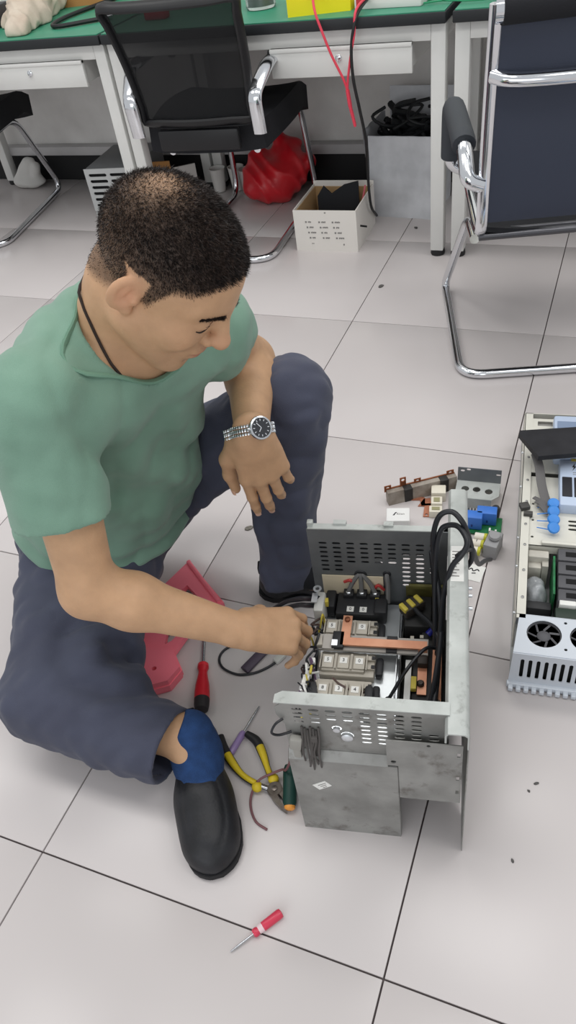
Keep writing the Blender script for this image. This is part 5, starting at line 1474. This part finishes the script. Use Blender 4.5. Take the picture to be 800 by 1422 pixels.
steel_d = M('plier_steel', (132, 126, 120), .35, .9, rgb2=(104, 96, 90), scale=60)
m = MB().lathe([(.0125, -.006), (.0135, -.004), (.0135, .004), (.0125, .006)], ph(-.258, .214), (0, 0, 1), 20); m.lathe([(.005, .006), (.005, .008), (.003, .0085)], ph(-.258, .214), (0, 0, 1), 14); m.build('joint', steel_d, t)
for s in (1, -1):
    d1 = Vector((.78, -.62, 0)).normalized(); n1 = Vector((.62, .78, 0))
    pl_ = [(0, s*.011), (.016, s*.0115), (.030, s*.009), (.044, s*.004), (.046, s*.0015), (.024, s*.0012), (.006, 0)]
    if s < 0: pl_ = pl_[::-1]
    MB().prism(pl_, lambda a, b, q: ph(-.258, .214) + d1*a + n1*(b + s*.0012) + Vector((0, 0, q)), -.0055, .0055).build('jaw', steel_d, t)
# thin wire out of the chassis
m = MB().tube(catmull([(-.226, .245, .075), (-.236, .240, .048), (-.248, .247, .030), (-.266, .238, .022), (-.284, .222, .018), (-.291, .200, .006), (-.284, .178, .0025), (-.266, .158, .0025), (-.243, .151, .0025)], 6), .0022, 8)
o = m.build('loose_wire', M('maroon_wire', (122, 82, 86), .5)); tag(o, 'thin maroon wire curling from the chassis corner over the pliers', 'wire')
# black sensor lead
t = thing('sensor_lead', 'black looped lead with a dark sleeve and clear plug beside the red screwdriver', 'cable')
MB().tube(catmull([(-.372, .538, .003), (-.405, .520, .003), (-.433, .503, .003), (-.464, .476, .003), (-.468, .450, .003), (-.450, .430, .003), (-.415, .424, .003), (-.385, .436, .003), (-.364, .455, .003), (-.352, .472, .003)], 6), .0026, 8).build('lead', cab, t)
MB().tube([(-.404, .434, .008), (-.372, .520, .010)], .0105, 10, flat=.6).build('sleeve', M('plum_sleeve', (74, 64, 78), .6), t)
MB().box((-.347, .482, .006), (.014, .026, .010), rz=R(-24), bev=.002).build('plug', M('clear_plug', (196, 196, 190), .35), t)
# specks and scraps
dk = M('dark_scrap', (92, 90, 88), .8, var=.3, scale=200)
def scrap(x, y, s, label, seed, mat=dk):
    r = np.random.default_rng(seed); n = 9
    poly = [(s*(.7+.4*r.uniform())*math.cos(2*math.pi*k/n), s*.6*(.7+.4*r.uniform())*math.sin(2*math.pi*k/n)) for k in range(n)]
    o = MB().prism(poly, lambda a, b, q: (a, b, q), .0002, .0002 + s*.25).build('scrap', mat, None, 20); o.location = (x, y, 0); o.rotation_euler = (0, 0, r.uniform(0, 3))
    tag(o, label, 'scrap', 'scraps on the tiles')
scrap(-.557, .819, .012, 'grey crumb of debris on the tiles between the man\'s feet', 1, M('grey_scrap', (120, 116, 108), .8, var=.35, scale=300))
scrap(-.571, 2.041, .013, 'dark chip on the tiles in front of the white carton', 2)
scrap(-.564, 2.520, .011, 'dark chip on the tiles in front of the silver bin', 3)
scrap(.165, .362, .0045, 'tiny speck on the tiles at the right, beyond the chassis corner', 4)
scrap(.155, .345, .0035, 'tiniest speck on the tiles, nearest the right edge', 6)
scrap(.147, .222, .004, 'tiny speck on the tiles nearest the camera on the right', 5)
# stool the man sits on
t = thing('stool', 'low wooden stool hidden underneath the seated man', 'stool', (-.800, .600, 0), R(20))
MB().box((0, 0, .078), (.15, .13, .018), bev=.004).build('seat', M('stool_wood', (150, 112, 76), .6, var=.15, scale=12), t)
for sx_ in (-1, 1):
    for sy_ in (-1, 1): MB().box((sx_*.055, sy_*.045, .035), (.026, .026, .070)).build('leg', M('stool_wood'), t)
